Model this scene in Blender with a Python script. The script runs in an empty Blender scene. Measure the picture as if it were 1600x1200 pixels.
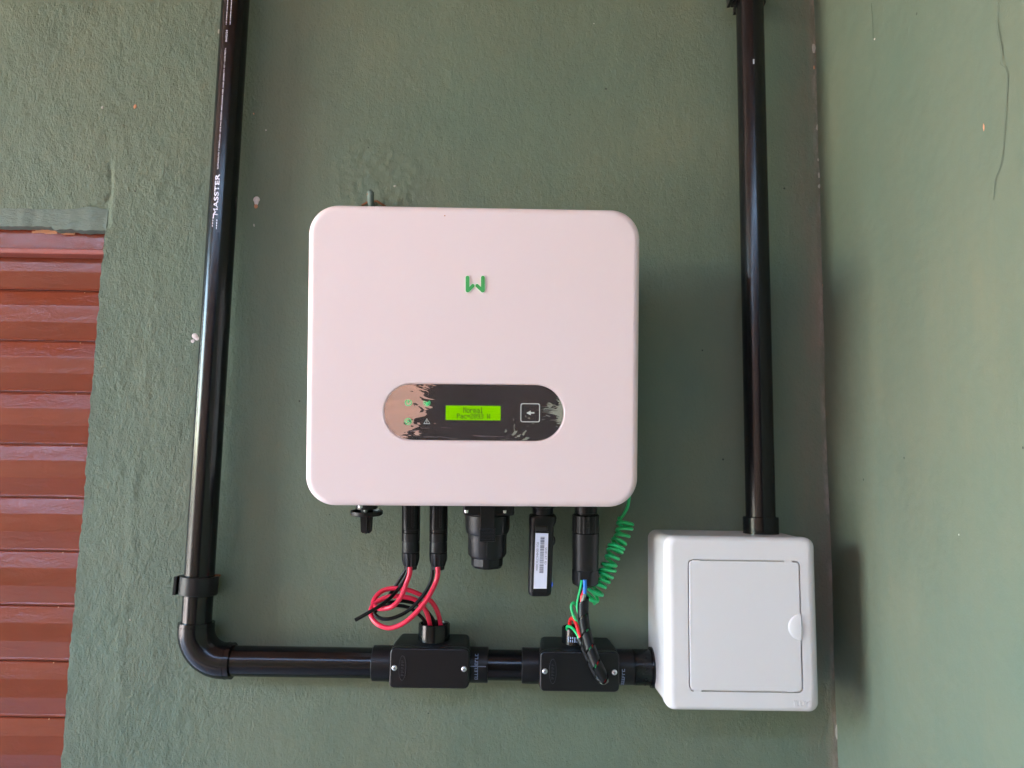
import bpy, bmesh, math, random
import numpy as np
from mathutils import Vector, Matrix, Quaternion, noise as mnoise

random.seed(7)
PI = math.pi
rad = math.radians
C = bpy.context.scene.collection
sc = bpy.context.scene

# ------------------------------------------------------------------ camera
# world: back wall = plane y 0 (seen side faces -y), z 0 = camera height, metres
CAM_D = 0.96
F = 1202.0 / 1600.0                       # focal length / picture width
def rot(v, k, a): return Quaternion(k, a) @ v
_r, _u, _w = Vector((1, 0, 0)), Vector((0, 0, 1)), Vector((0, 1, 0))
_r, _u, _w = [rot(v, Vector((0, 0, 1)), -0.00436421) for v in (_r, _u, _w)]
_k = _r.copy(); _u, _w = rot(_u, _k, 0.1179938), rot(_w, _k, 0.1179938)
_k = _w.copy(); _r, _u = rot(_r, _k, -0.01659203), rot(_u, _k, -0.01659203)
cam = bpy.data.cameras.new('camera'); cam.lens = 36 * F; cam.sensor_width = 36
cam.clip_start = 0.02; cam.clip_end = 400
co = bpy.data.objects.new('camera', cam); C.objects.link(co)
co.matrix_world = Matrix((( _r.x, _u.x, -_w.x, 0), (_r.y, _u.y, -_w.y, -CAM_D), (_r.z, _u.z, -_w.z, 0), (0, 0, 0, 1)))
sc.camera = co
CAMLOC = Vector((0, -CAM_D, 0))

# ------------------------------------------------------------------ sky, sun, exposure
SUN_EL, SUN_AZ = rad(56), rad(128)        # azimuth measured from +y towards +x; the sun stands high over the far side of the porch roof
w = bpy.data.worlds.new('World'); sc.world = w; w.use_nodes = True
nt = w.node_tree; bg = nt.nodes['Background']
sky = nt.nodes.new('ShaderNodeTexSky'); sky.sky_type = 'NISHITA'; sky.sun_disc = False
sky.sun_elevation = SUN_EL; sky.sun_rotation = SUN_AZ
sky.air_density = 1.4; sky.dust_density = 0.3; sky.ozone_density = 3.0
nt.links.new(sky.outputs[0], bg.inputs[0]); bg.inputs[1].default_value = 0.15
sl = bpy.data.lights.new('sun', 'SUN'); sl.energy = 2.6; sl.angle = rad(0.53); sl.color = (1.0, 0.92, 0.80)
so = bpy.data.objects.new('sun', sl); C.objects.link(so)
sd = Vector((math.sin(SUN_AZ) * math.cos(SUN_EL), math.cos(SUN_AZ) * math.cos(SUN_EL), math.sin(SUN_EL)))
so.rotation_euler = sd.to_track_quat('Z', 'Y').to_euler(); so.location = (-6, -6, 9)
sc.view_settings.view_transform = 'Standard'
try: sc.view_settings.look = 'None'
except Exception: pass
sc.view_settings.exposure = 5.45
sc.view_settings.gamma = 1.0
sc.view_settings.use_curve_mapping = False
sc.cycles.use_guiding = True
sc.cycles.max_bounces = 10
sc.cycles.diffuse_bounces = 7
sc.cycles.sample_clamp_indirect = 0
sc.cycles.use_denoising = True

# ------------------------------------------------------------------ measuring helpers
def ray(px, py):
    return (_r * ((px - 800) / 1202.0) - _u * ((py - 600) / 1202.0) + _w)
def at(px, py, d=0.0):
    """point at distance d in front of the wall plane"""
    v = ray(px, py); t = (CAM_D - d) / v.y
    return CAMLOC + v * t
def X(px, py, d=0.0): return at(px, py, d).x
def Z(px, py, d=0.0): return at(px, py, d).z

# ------------------------------------------------------------------ materials
def srgb(r, g, b):
    f = lambda c: (c / 255 / 12.92) if c / 255 <= 0.04045 else ((c / 255 + 0.055) / 1.055) ** 2.4
    return (f(r), f(g), f(b), 1)
class MT:
    def __init__(s, name):
        s.m = bpy.data.materials.new(name); s.m.use_nodes = True
        s.t = s.m.node_tree; s.p = s.t.nodes['Principled BSDF']
        s.tc = s.t.nodes.new('ShaderNodeTexCoord')
    def n(s, k, **kw):
        x = s.t.nodes.new(k)
        for a, v in kw.items(): setattr(x, a, v)
        return x
    def l(s, a, b): s.t.links.new(a, b)
    def set(s, **kw):
        for k, v in kw.items(): s.p.inputs[k.replace('_', ' ')].default_value = v
        return s
    def noise(s, scale, detail=4, rough=0.6, vec=None, dist=0.0, stretch=None):
        x = s.n('ShaderNodeTexNoise'); x.inputs['Scale'].default_value = scale
        x.inputs['Detail'].default_value = detail; x.inputs['Roughness'].default_value = rough
        x.inputs['Distortion'].default_value = dist
        src = vec or s.tc.outputs['Object']
        if stretch:
            mp = s.n('ShaderNodeMapping'); mp.inputs['Scale'].default_value = stretch
            s.l(src, mp.inputs[0]); src = mp.outputs[0]
        s.l(src, x.inputs['Vector']); return x.outputs['Fac']
    def ramp(s, src, stops):
        r = s.n('ShaderNodeValToRGB'); e = r.color_ramp.elements
        while len(e) < len(stops): e.new(0.5)
        for i, (p, c) in enumerate(stops):
            e[i].position = p; e[i].color = c if len(c) == 4 else (*c, 1)
        s.l(src, r.inputs[0]); return r.outputs[0]
    def math(s, op, a, b=None, clamp=False):
        x = s.n('ShaderNodeMath', operation=op, use_clamp=clamp)
        for i, v in enumerate((a, b)):
            if v is None: continue
            if isinstance(v, (int, float)): x.inputs[i].default_value = v
            else: s.l(v, x.inputs[i])
        return x.outputs[0]
    def mix(s, f, a, b, kind='MIX'):
        x = s.n('ShaderNodeMix', data_type='RGBA', blend_type=kind)
        if isinstance(f, (int, float)): x.inputs[0].default_value = f
        else: s.l(f, x.inputs[0])
        for i, v in ((6, a), (7, b)):
            if isinstance(v, tuple): x.inputs[i].default_value = v
            else: s.l(v, x.inputs[i])
        return x.outputs[2]
    def bump(s, h, strength, dist, prev=None):
        b = s.n('ShaderNodeBump'); b.inputs['Strength'].default_value = strength; b.inputs['Distance'].default_value = dist
        s.l(h, b.inputs['Height'])
        if prev: s.l(prev, b.inputs['Normal'])
        return b.outputs[0]
    def col(s, c): s.l(c, s.p.inputs['Base Color'])
    def nrm(s, n): s.l(n, s.p.inputs['Normal'])

def plain(name, col, rough=0.4, metal=0.0, bump=0.0, bscale=800, spec=0.5, vary=0.0):
    m = MT(name); m.set(Base_Color=col, Roughness=rough, Metallic=metal, Specular_IOR_Level=spec)
    if bump: m.nrm(m.bump(m.noise(bscale, 3), 1.0, bump))
    if vary:
        n = m.noise(35, 5, 0.65)
        d = tuple(c * (1 - vary) for c in col[:3]) + (1,)
        m.col(m.mix(m.ramp(n, [(0.35, (0, 0, 0)), (0.7, (1, 1, 1))]), col, d))
        r = m.math('MULTIPLY_ADD', m.noise(60, 4), 0.25); m.t.nodes[-1].inputs[2].default_value = rough - 0.12
        m.l(r, m.p.inputs['Roughness'])
    return m.m

GREEN = (0.113, 0.156, 0.109, 1)
def wall_mat(name, smooth):
    m = MT(name)
    big = m.noise(3.0, 5, 0.6)
    base = m.mix(m.ramp(big, [(0.3, (0, 0, 0)), (0.7, (1, 1, 1))]), GREEN, (0.150, 0.163, 0.106, 1))
    st = m.noise(14, 6, 0.7, stretch=(1, 1, 0.35) if not smooth else (1, 2, 0.4))
    if smooth: base = m.mix(1.0, base, (0.90, 0.87, 0.90, 1), 'MULTIPLY')
    base = m.mix(m.ramp(st, [(0.45, (0, 0, 0)), (0.75, (0.45, 0.45, 0.45))]), base, (0.092, 0.128, 0.096, 1))
    # brown wash of bare render near the inside corner (a stain of its own)
    sep = m.n('ShaderNodeSeparateXYZ'); m.l(m.tc.outputs['Object'], sep.inputs[0])
    if not smooth:
        dx = m.math('SUBTRACT', 0.3993, sep.outputs[0])
        edge = m.n('ShaderNodeMapRange'); edge.inputs[1].default_value = 0.0; edge.inputs[2].default_value = 0.05
        edge.inputs[3].default_value = 1; edge.inputs[4].default_value = 0; m.l(dx, edge.inputs[0])
        msk = m.math('MULTIPLY', edge.outputs[0], m.ramp(m.noise(16, 5, 0.7, stretch=(1, 1, .3)), [(0.4, (0.1, 0.1, 0.1)), (0.62, (1, 1, 1))]), True)
        base = m.mix(m.math('MULTIPLY', msk, 0.75), base, (0.215, 0.150, 0.105, 1))
        e2 = m.n('ShaderNodeMapRange'); e2.inputs[1].default_value = 0.002; e2.inputs[2].default_value = 0.0075
        e2.inputs[3].default_value = 1; e2.inputs[4].default_value = 0; m.l(dx, e2.inputs[0])
        m2 = m.math('MULTIPLY', e2.outputs[0], m.ramp(m.noise(60, 5, 0.75, stretch=(1, 1, .35)), [(0.47, (0.12, 0.12, 0.12)), (0.62, (1, 1, 1))]), True)
        base = m.mix(m.math('MULTIPLY', m2, 0.8), base, (0.30, 0.25, 0.21, 1))
    # tiny specks
    vo = m.n('ShaderNodeTexVoronoi'); vo.inputs['Scale'].default_value = 38; m.l(m.tc.outputs['Object'], vo.inputs['Vector'])
    wn = m.n('ShaderNodeTexWhiteNoise'); m.l(vo.outputs['Position'], wn.inputs[0])
    near = m.math('LESS_THAN', vo.outputs['Distance'], 0.05)
    rare = m.math('GREATER_THAN', wn.outputs['Value'], 0.93)
    base = m.mix(m.math('MULTIPLY', near, rare), base, (0.04, 0.05, 0.035, 1))
    rare2 = m.math('LESS_THAN', wn.outputs['Value'], 0.035); near2 = m.math('LESS_THAN', vo.outputs['Distance'], 0.03)
    base = m.mix(m.math('MULTIPLY', near2, rare2), base, (0.5, 0.5, 0.42, 1))
    m.col(base)
    m.set(Roughness=0.62, Specular_IOR_Level=0.35)
    if smooth:
        b = m.bump(m.noise(120, 5, 0.6, stretch=(1, 1, .6)), 0.8, 0.0007)
        b = m.bump(m.noise(12, 3, 0.5), 1, 0.004, b)
        b = m.bump(m.noise(600, 3, 0.6), 0.6, 0.00025, b)
    else:
        # rough trowelled render on the left, smoother brushed paint to the right
        mr = m.n('ShaderNodeMapRange'); mr.inputs[1].default_value = -0.42; mr.inputs[2].default_value = -0.26
        mr.inputs[3].default_value = 1.0; mr.inputs[4].default_value = 0.38; m.l(sep.outputs[0], mr.inputs[0])
        wob = m.noise(7, 3)
        amt = m.math('MULTIPLY', mr.outputs[0], m.math('ADD', 0.55, m.math('MULTIPLY', wob, 1.3)))
        h = m.math('MULTIPLY', m.noise(270, 6, 0.70, dist=.1, stretch=(1, 1, .8)), amt)
        b = m.bump(h, 1.0, 0.0021)
        h2 = m.math('MULTIPLY', m.noise(420, 4, 0.6, stretch=(1, 1, 0.5)), amt)
        b = m.bump(h2, 1.0, 0.0010, b)
    m.nrm(b)
    return m.m

M = {}
M['wall'] = wall_mat('green_painted_render', False)
M['side'] = wall_mat('green_painted_smooth_render', True)
def mk_cement():
    m = MT('grey_cement'); n = m.noise(60, 6, .7)
    m.col(m.mix(n, (0.115, 0.15, 0.125, 1), (0.16, 0.185, 0.15, 1))); m.set(Roughness=0.8)
    m.nrm(m.bump(m.noise(300, 5, .65, stretch=(.4, 1, 1)), 1, 0.0012)); return m.m
M['cement'] = mk_cement()
def mk_red():
    m = MT('red_oxide_gloss_paint')
    n = m.noise(9, 5, .65, stretch=(.25, 1, 1))
    c = m.mix(m.ramp(n, [(.35, (0, 0, 0)), (.7, (1, 1, 1))]), (0.205, 0.034, 0.013, 1), (0.15, 0.026, 0.012, 1))
    vo = m.n('ShaderNodeTexVoronoi'); vo.inputs['Scale'].default_value = 45; m.l(m.tc.outputs['Object'], vo.inputs['Vector'])
    wn = m.n('ShaderNodeTexWhiteNoise'); m.l(vo.outputs['Position'], wn.inputs[0])
    sp = m.math('MULTIPLY', m.math('LESS_THAN', vo.outputs['Distance'], 0.045), m.math('GREATER_THAN', wn.outputs['Value'], .9))
    m.col(m.mix(sp, c, (0.55, 0.28, 0.16, 1)))
    m.set(Roughness=0.17, Specular_IOR_Level=0.6)
    b = m.bump(m.noise(70, 5, .7, dist=.6, stretch=(.45, 1, 1)), .8, 0.0011)
    m.nrm(m.bump(m.noise(420, 3, .6, stretch=(.3, 1, 1)), .5, 0.0002, b)); return m.m
M['red'] = mk_red()
M['red_lip'] = plain('red_lip_paint', (0.30, 0.075, 0.055, 1), .35, bump=.0003, bscale=200)
M['orange'] = plain('scraped_orange_primer', (0.55, 0.24, 0.13, 1), .7, bump=.0006, bscale=300)
M['pvc'] = plain('black_pvc', (0.005, 0.005, 0.006, 1), .20, bump=.00003, bscale=90, spec=.36, vary=.3)
M['black'] = plain('black_plastic', (0.008, 0.0075, 0.0085, 1), .38, bump=.00005, bscale=500, spec=.3)
M['cover'] = plain('black_satin_cover', (0.008, 0.0075, 0.009, 1), .30, bump=.00006, bscale=900, spec=.35)
M['rubber'] = plain('black_rubber', (0.012, 0.012, 0.012, 1), .55)
M['emblem'] = plain('emblem_relief', (0.035, 0.035, 0.045, 1), .35)
M['cream'] = plain('powder_coated_cover', (0.79, 0.625, 0.615, 1), .42, bump=.00004, bscale=1500, spec=.4)  # pinkish cast of bounced light is mixed into this white
M['casing'] = plain('grey_aluminium_casing', (0.35, 0.35, 0.35, 1), .5, metal=.6)
M['white'] = plain('white_glossy_plastic', (0.685, 0.645, 0.640, 1), .24, spec=.5, bump=.00005, bscale=30)
M['white_in'] = plain('white_plastic_recess', (0.55, 0.55, 0.56, 1), .5)
M['steel'] = plain('zinc_screw', (0.72, 0.72, 0.72, 1), .3, metal=.9)
M['print'] = plain('white_print', (0.70, 0.66, 0.78, 1), .5)
M['print_blue'] = plain('blue_grey_print', (0.22, 0.27, 0.42, 1), .5)
M['sticker'] = plain('white_sticker', (0.72, 0.72, 0.84, 1), .4)
M['ink'] = plain('grey_ink', (0.10, 0.10, 0.14, 1), .5)
M['cred'] = plain('red_cable', (0.72, 0.020, 0.060, 1), .34, spec=.5, bump=.00004, bscale=200)
M['wred'] = plain('red_wire', (0.70, 0.012, 0.020, 1), .32)
M['cblk'] = plain('black_cable', (0.006, 0.006, 0.006, 1), .4, spec=.25)
M['cgrn'] = plain('green_wire', (0.012, 0.50, 0.15, 1), .28, spec=.6)
M['cblu'] = plain('blue_wire', (0.015, 0.17, 0.62, 1), .35)
M['cgry'] = plain('grey_green_wire', (0.22, 0.26, 0.20, 1), .4)
M['logo'] = plain('green_logo_metal', (0.10, 0.50, 0.15, 1), .2, metal=.25)
M['logo_rim'] = plain('logo_rim', (0.86, 0.84, 0.72, 1), .25)
M['hook'] = plain('green_painted_hook', (0.13, 0.17, 0.14, 1), .6, bump=.0006, bscale=250)
M['rust'] = plain('rust', (0.22, 0.085, 0.035, 1), .85, bump=.0008, bscale=300)
M['plug'] = plain('white_wall_filler', (0.68, 0.60, 0.58, 1), .6, bump=.0003, bscale=300)
M['chip'] = plain('pale_bare_render', (0.40, 0.37, 0.31, 1), .8)
M['crack'] = plain('dark_crack', (0.100, 0.118, 0.088, 1), .9)
M['seal'] = plain('grey_seal', (0.45, 0.48, 0.52, 1), .5)
def emit(name, col, s):
    m = MT(name); m.set(Base_Color=(0.02, 0.02, 0.02, 1), Emission_Color=col, Emission_Strength=s, Roughness=.1); return m.m
EX = 2 ** -sc.view_settings.exposure
M['led_blue'] = emit('blue_led', (0.01, 0.10, 1, 1), 0.9 * EX)
M['led_green'] = emit('green_led_icon', (0.12, 0.85, 0.30, 1), 0.95 * EX)
M['icon'] = plain('pale_icon_print', (0.55, 0.55, 0.5, 1), .4)
def film(name, green):
    m = MT(name)
    m.set(Base_Color=(0.66, 0.53, 0.53, 1), Roughness=0.03, Metallic=0.93)
    b = m.bump(m.noise(10, 1, .3, dist=.3, stretch=(.7, 1, 2.0)), 1.0, 0.0085 * (.4 if green else 1))
    b = m.bump(m.noise(40, 2, .45, dist=1.8, stretch=(.5, 1, 2.2)), 1.0, 0.0008 * (.4 if green else 1), b)
    m.nrm(b)
    if green: m.set(Metallic=0.0, IOR=2.0, Emission_Color=(0.20, 0.52, 0.0, 1), Emission_Strength=0.95 * EX, Base_Color=(0.05, 0.12, 0.0, 1))
    return m.m
M['film'] = film('glossy_protective_film', False)
M['lcd'] = film('green_backlit_lcd', True)
M['lcd_dot'] = plain('lcd_dot', (0.001, 0.004, 0.0, 1), .9)

# ------------------------------------------------------------------ mesh helpers
def finish(bm, name, mat, parent=None, smooth=32, M4=None):
    bmesh.ops.remove_doubles(bm, verts=bm.verts, dist=1e-7)
    bmesh.ops.recalc_face_normals(bm, faces=bm.faces)
    if M4 is not None: bm.transform(M4)
    me = bpy.data.meshes.new(name); bm.to_mesh(me); bm.free()
    me.materials.append(mat)
    if smooth:
        me.polygons.foreach_set('use_smooth', [True] * len(me.polygons)); me.set_sharp_from_angle(angle=rad(smooth))
    o = bpy.data.objects.new(name, me); C.objects.link(o)
    if parent: o.parent = parent
    if smooth:
        wn = o.modifiers.new('weighted', 'WEIGHTED_NORMAL'); wn.keep_sharp = True
    return o
def loft(bm, rings, cap0=True, cap1=True):
    vs = [[bm.verts.new(p) for p in r] for r in rings]
    n = len(vs[0])
    for a, b in zip(vs, vs[1:]):
        for i in range(n): bm.faces.new((a[i], a[(i + 1) % n], b[(i + 1) % n], b[i]))
    if cap0: bm.faces.new(vs[0])
    if cap1: bm.faces.new(vs[-1])
    return vs
def rrect(w, h, r, y=0.0, seg=8, cx=0, cz=0):
    r = max(min(r, w / 2 - 1e-5, h / 2 - 1e-5), 1e-5); P = []
    for (sx, sz, a0) in ((1, 1, 0), (-1, 1, 90), (-1, -1, 180), (1, -1, 270)):
        for k in range(seg + 1):
            a = rad(a0 + 90 * k / seg)
            P.append(Vector((cx + sx * (w / 2 - r) + r * math.cos(a), y, cz + sz * (h / 2 - r) + r * math.sin(a))))
    return P
def plate(bm, w, h, r, y0, y1, e=0.0, cx=0, cz=0, seg=8, eseg=4, back_e=0.0):
    """rounded rectangle slab from y0 (back) to y1 (front, smaller y) with rounded front edge e"""
    rings = [rrect(w, h, r, y0, seg, cx, cz)]
    if e:
        for k in range(eseg + 1):
            a = PI / 2 * k / eseg
            i = e * (1 - math.cos(a)); yy = y1 + e - e * math.sin(a)
            rings.append(rrect(w - 2 * i, h - 2 * i, r - i, yy, seg, cx, cz))
    else: rings.append(rrect(w, h, r, y1, seg, cx, cz))
    loft(bm, rings)
def box(bm, a, b, e=0.0, seg=2):
    g = bmesh.ops.create_cube(bm, size=1)
    for v in g['verts']:
        v.co = Vector([(a[i] + b[i]) / 2 + v.co[i] * abs(b[i] - a[i]) for i in range(3)])
    if e:
        es = list({ed for v in g['verts'] for ed in v.link_edges})
        bmesh.ops.bevel(bm, geom=es, offset=e, segments=seg, affect='EDGES', profile=0.5)
def frame(axis):
    a = axis.normalized(); t = Vector((0, 0, 1)) if abs(a.z) < .9 else Vector((0, 1, 0))
    u = a.cross(t).normalized(); return u, a.cross(u).normalized(), a
def lathe(bm, prof, seg=40, o=Vector((0, 0, 0)), axis=Vector((0, 0, -1)), rf=None, cap=True):
    """profile of (radius, distance along axis)"""
    u, v, a = frame(axis); rings = []
    for (r, s) in prof:
        rings.append([o + a * s + (u * math.cos(2 * PI * k / seg) + v * math.sin(2 * PI * k / seg)) * (rf(r, s, 2 * PI * k / seg) if rf else r) for k in range(seg)])
    loft(bm, rings, cap, cap)
def smooth_path(P, sub=8):
    P = [Vector(p) for p in P]; Q = [P[0] * 2 - P[1]] + P + [P[-1] * 2 - P[-2]]; out = []
    for i in range(1, len(Q) - 2):
        p0, p1, p2, p3 = Q[i - 1:i + 3]
        for k in range(sub):
            t = k / sub
            out.append(0.5 * ((2 * p1) + (p2 - p0) * t + (2 * p0 - 5 * p1 + 4 * p2 - p3) * t * t + (3 * p1 - p0 - 3 * p2 + p3) * t ** 3))
    out.append(P[-1]); return out
def frames(pts):
    T = [(pts[min(i + 1, len(pts) - 1)] - pts[max(i - 1, 0)]).normalized() for i in range(len(pts))]
    u = T[0].orthogonal().normalized(); out = []
    for i, t in enumerate(T):
        if i: u = (T[i - 1].rotation_difference(t) @ u)
        u = (u - t * u.dot(t)).normalized(); out.append((u, t.cross(u).normalized(), t))
    return out
def tube(bm, pts, r, seg=12):
    fr = frames(pts); rr = r if callable(r) else (lambda i, n: r); n = len(pts)
    loft(bm, [[p + (u * math.cos(2 * PI * k / seg) + v * math.sin(2 * PI * k / seg)) * rr(i, n) for k in range(seg)] for i, (p, (u, v, t)) in enumerate(zip(pts, fr))])
_tc = {}
def text_geo(body, size, extr=0.0, align='CENTER'):
    key = (body, align)
    if key not in _tc:
        cu = bpy.data.curves.new('t', 'FONT'); cu.body = body; cu.size = 1; cu.align_x = align; cu.align_y = 'CENTER'; cu.resolution_u = 3
        ob = bpy.data.objects.new('t', cu); me = bpy.data.meshes.new_from_object(ob)
        _tc[key] = ([v.co.copy() for v in me.vertices], [tuple(p.vertices) for p in me.polygons])
        bpy.data.objects.remove(ob); bpy.data.meshes.remove(me); bpy.data.curves.remove(cu)
    vs, fs = _tc[key]; return [v * size for v in vs], fs
def add_geo(bm, vs, fs, fn):
    nv = [bm.verts.new(fn(v)) for v in vs]
    for f in fs:
        try: bm.faces.new([nv[i] for i in f])
        except ValueError: pass

# ------------------------------------------------------------------ naming helpers
def tag(o, label, cat, group=None):
    o['label'] = label; o['category'] = cat
    if group: o['group'] = group
    return o
def thing(name, label, cat, loc=(0, 0, 0), mat=None, group=None):
    o = bpy.data.objects.new(name, None); C.objects.link(o); o.empty_display_size = .02
    if mat is not None: o.matrix_world = mat
    else: o.location = loc
    return tag(o, label, cat, group)
def dup(root, label, mat):
    r = root.copy(); C.objects.link(r); r.matrix_world = mat; r['label'] = label
    for ch in list(root.children):
        c = ch.copy(); C.objects.link(c); c.parent = r
        for g in list(ch.children):
            d = g.copy(); C.objects.link(d); d.parent = c
    return r
def structure(o): o['kind'] = 'structure'; return o
def T3(v): return Matrix.Translation(v)

# ================================================================== the porch and yard round the wall
FLOOR, CEIL, CORNER = -1.45, 1.22, 0.3993
def quad_box(name, a, b, mat, parent=None, e=0.0):
    bm = bmesh.new(); box(bm, a, b, e); return finish(bm, name, mat, parent, smooth=0)
def mk_floor():
    m = MT('terracotta_tile'); br = m.n('ShaderNodeTexBrick'); br.offset = 0
    br.inputs['Color1'].default_value = (0.16, 0.12, 0.105, 1); br.inputs['Color2'].default_value = (0.19, 0.14, 0.125, 1)
    br.inputs['Mortar'].default_value = (0.3, 0.28, 0.25, 1); br.inputs['Scale'].default_value = 1
    br.inputs['Brick Width'].default_value = .33; br.inputs['Row Height'].default_value = .33; br.inputs['Mortar Size'].default_value = .004
    m.l(m.tc.outputs['Object'], br.inputs[0]); m.col(br.outputs[0]); m.set(Roughness=.35); return m.m
def mk_var(name, c1, c2, sc_, rough=.8, bump=.01):
    m = MT(name); m.col(m.mix(m.noise(sc_, 6, .65), c1, c2)); m.set(Roughness=rough)
    m.nrm(m.bump(m.noise(sc_ * 4, 5), 1, bump)); return m.m
YARD_X = -3.3
ground = structure(quad_box('ground', (-120, -120, FLOOR - .30), (120, 120, FLOOR - .12), mk_var('pale_paving', (0.47, 0.38, 0.31, 1), (0.55, 0.45, 0.37, 1), 1.2)))
floor = structure(quad_box('floor', (YARD_X, -2.6, FLOOR - .119), (CORNER + 2.6, 0.10, FLOOR), mk_floor()))
ceiling = structure(quad_box('ceiling', (YARD_X, -2.45, CEIL), (CORNER + 2.6, 0.3, CEIL + .12), mk_var('varnished_wood_lining', (0.33, 0.125, 0.042, 1), (0.40, 0.155, 0.055, 1), 5, .45, .003)))

# ------------------------------------------------------------------ back wall, one displaced sheet with the shutter opening cut out
OPX, OPZ = -0.5212, 0.310
def vnoise(x, z, scale, seed):
    rs = np.random.RandomState(seed); G = rs.rand(256, 256)
    u = x * scale; v = z * scale; iu = np.floor(u).astype(int); iv = np.floor(v).astype(int); fu = u - iu; fv = v - iv
    fu = fu * fu * (3 - 2 * fu); fv = fv * fv * (3 - 2 * fv)
    g = lambda a, b: G[a % 256, b % 256]
    return (g(iu, iv) * (1 - fu) * (1 - fv) + g(iu + 1, iv) * fu * (1 - fv) + g(iu, iv + 1) * (1 - fu) * fv + g(iu + 1, iv + 1) * fu * fv) * 2 - 1
def sstep(a, b, x): t = np.clip((x - a) / (b - a), 0, 1); return t * t * (3 - 2 * t)
def dist_poly(x, z, pts):
    d = np.full(x.shape, 9.0); s = np.zeros(x.shape)
    for i, ((ax, az), (bx, bz)) in enumerate(zip(pts, pts[1:])):
        L = (bx - ax) ** 2 + (bz - az) ** 2; t = np.clip(((x - ax) * (bx - ax) + (z - az) * (bz - az)) / L, 0, 1)
        dd = np.hypot(x - ax - t * (bx - ax), z - az - t * (bz - az)); m = dd < d; d[m] = dd[m]
    return d
def P2(*pp): return [(X(*p), Z(*p)) for p in pp]
def wall_height(x, z):
    rough = 0.35 + 0.65 * (1 - sstep(-.42, -.27, x))
    h = .0022 * vnoise(x, z, 5, 1) + .0007 * vnoise(x, z, 13, 2)
    h += rough * (.00035 * vnoise(x, z, 38, 3) + .0004 * vnoise(x + .3 * vnoise(x, z, 20, 9) * .02, z * .7, 95, 4) + .0004 * vnoise(x, z * .6, 190, 5))
    # seam of trowelled render running down beside the opening
    seam = P2((262, 250), (238, 330), (240, 440), (233, 560), (208, 760), (200, 960), (184, 1130), (175, 1300))
    d = dist_poly(x, z, seam); lump = .45 + .45 * vnoise(x, z, 60, 6) + .35 * vnoise(x, z, 150, 26)
    h += .0008 * np.exp(-(d / .005) ** 2) * lump - .0003 * np.exp(-((d - .011) / .005) ** 2) * lump
    seam2 = P2((205, 330), (215, 420), (228, 600))
    d = dist_poly(x, z, seam2); h += .0006 * np.exp(-(d / .005) ** 2) * (.4 + .6 * vnoise(x, z, 110, 16))
    # lintel slightly set back, fading out upwards
    k = (1 - sstep(-.524, -.512, x)) * (1 - sstep(.325, .44, z)) * sstep(.300, .312, z); h -= .0045 * k
    # chipped corner over the opening
    d = dist_poly(x, z, P2((172, 255), (174, 300), (160, 318), (140, 322))); h -= .0035 * np.exp(-(d / .0035) ** 2) * (.6 + .4 * vnoise(x, z, 150, 8))
    d = dist_poly(x, z, P2((176, 262), (177, 345))); h += .0010 * np.exp(-(d / .004) ** 2) * (.6 + .4 * vnoise(x, z, 120, 31))
    # rough patch of filler above the inverter
    px_, pz_ = X(588, 285), Z(588, 285); d = np.hypot((x - px_) / .062, (z - pz_) / .058); k = 1 - sstep(.82, 1.05, d + .12 * vnoise(x, z, 40, 11))
    h += k * (.0007 + .00045 * vnoise(x, z, 130, 12) + .00045 * vnoise(x, z, 250, 13))
    # bead of plaster in the inside corner
    h += .0014 * np.exp(-((x - CORNER + .004) / .005) ** 2) * (.6 + .4 * vnoise(x, z, 60, 14))
    return h
def wall_grid():
    xs = np.concatenate([[-3.3, -2.6, -2.0, -1.4, -1.1], np.arange(-.80, OPX - .001, .0022), np.linspace(OPX, CORNER, 430), [CORNER + .008]])
    zs = np.concatenate([[FLOOR, -1.1, -.8], np.arange(-.50, OPZ - .001, .0022), np.arange(OPZ, .74, .0022), [.9, 1.05, CEIL]])
    XX, ZZ = np.meshgrid(xs, zs); H = wall_height(XX, ZZ)
    nx, nz = len(xs), len(zs); ix = int(np.where(xs == OPX)[0][0]); iz = int(np.where(zs == OPZ)[0][0])
    PX = XX.copy(); PZ = ZZ.copy()
    wob = .0008 * vnoise(np.zeros(nz), zs, 55, 21) + .0009 * vnoise(np.zeros(nz), zs, 170, 22)
    PX[:iz + 1, ix] += wob[:iz + 1]
    co_ = np.stack([PX, -H, PZ], -1).reshape(-1, 3)
    idx = np.arange(nx * nz).reshape(nz, nx)
    a, b, c, d = idx[:-1, :-1], idx[:-1, 1:], idx[1:, 1:], idx[1:, :-1]
    keep = ~((np.arange(nz - 1)[:, None] < iz) & (np.arange(nx - 1)[None, :] < ix))
    faces = np.stack([a[keep], b[keep], c[keep], d[keep]], -1)
    # return edges into the opening
    base = len(co_); jamb = idx[:iz + 1, ix]; head = idx[iz, :ix + 1]
    def ret(line, off):
        e = co_[line].copy(); e[:, 1] = .09; n = len(line); k = off + np.arange(n)
        f = np.stack([line[:-1], k[:-1], k[1:], line[1:]], -1); return e, f
    e1, f1 = ret(jamb, base); e2, f2 = ret(head, base + len(e1))
    co_ = np.concatenate([co_, e1, e2]); faces = np.concatenate([faces, f1, f2[:, ::-1]])
    me = bpy.data.meshes.new('wall'); me.vertices.add(len(co_)); me.vertices.foreach_set('co', co_.astype(np.float32).ravel())
    me.loops.add(faces.size); me.loops.foreach_set('vertex_index', faces.astype(np.int32).ravel())
    me.polygons.add(len(faces)); me.polygons.foreach_set('loop_start', np.arange(0, faces.size, 4, dtype=np.int32))
    me.polygons.foreach_set('use_smooth', np.ones(len(faces), dtype=bool))
    me.update(calc_edges=True); me.validate(); me.materials.append(M['wall'])
    me.set_sharp_from_angle(angle=rad(50))
    o = bpy.data.objects.new('wall', me); C.objects.link(o); return o
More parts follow.
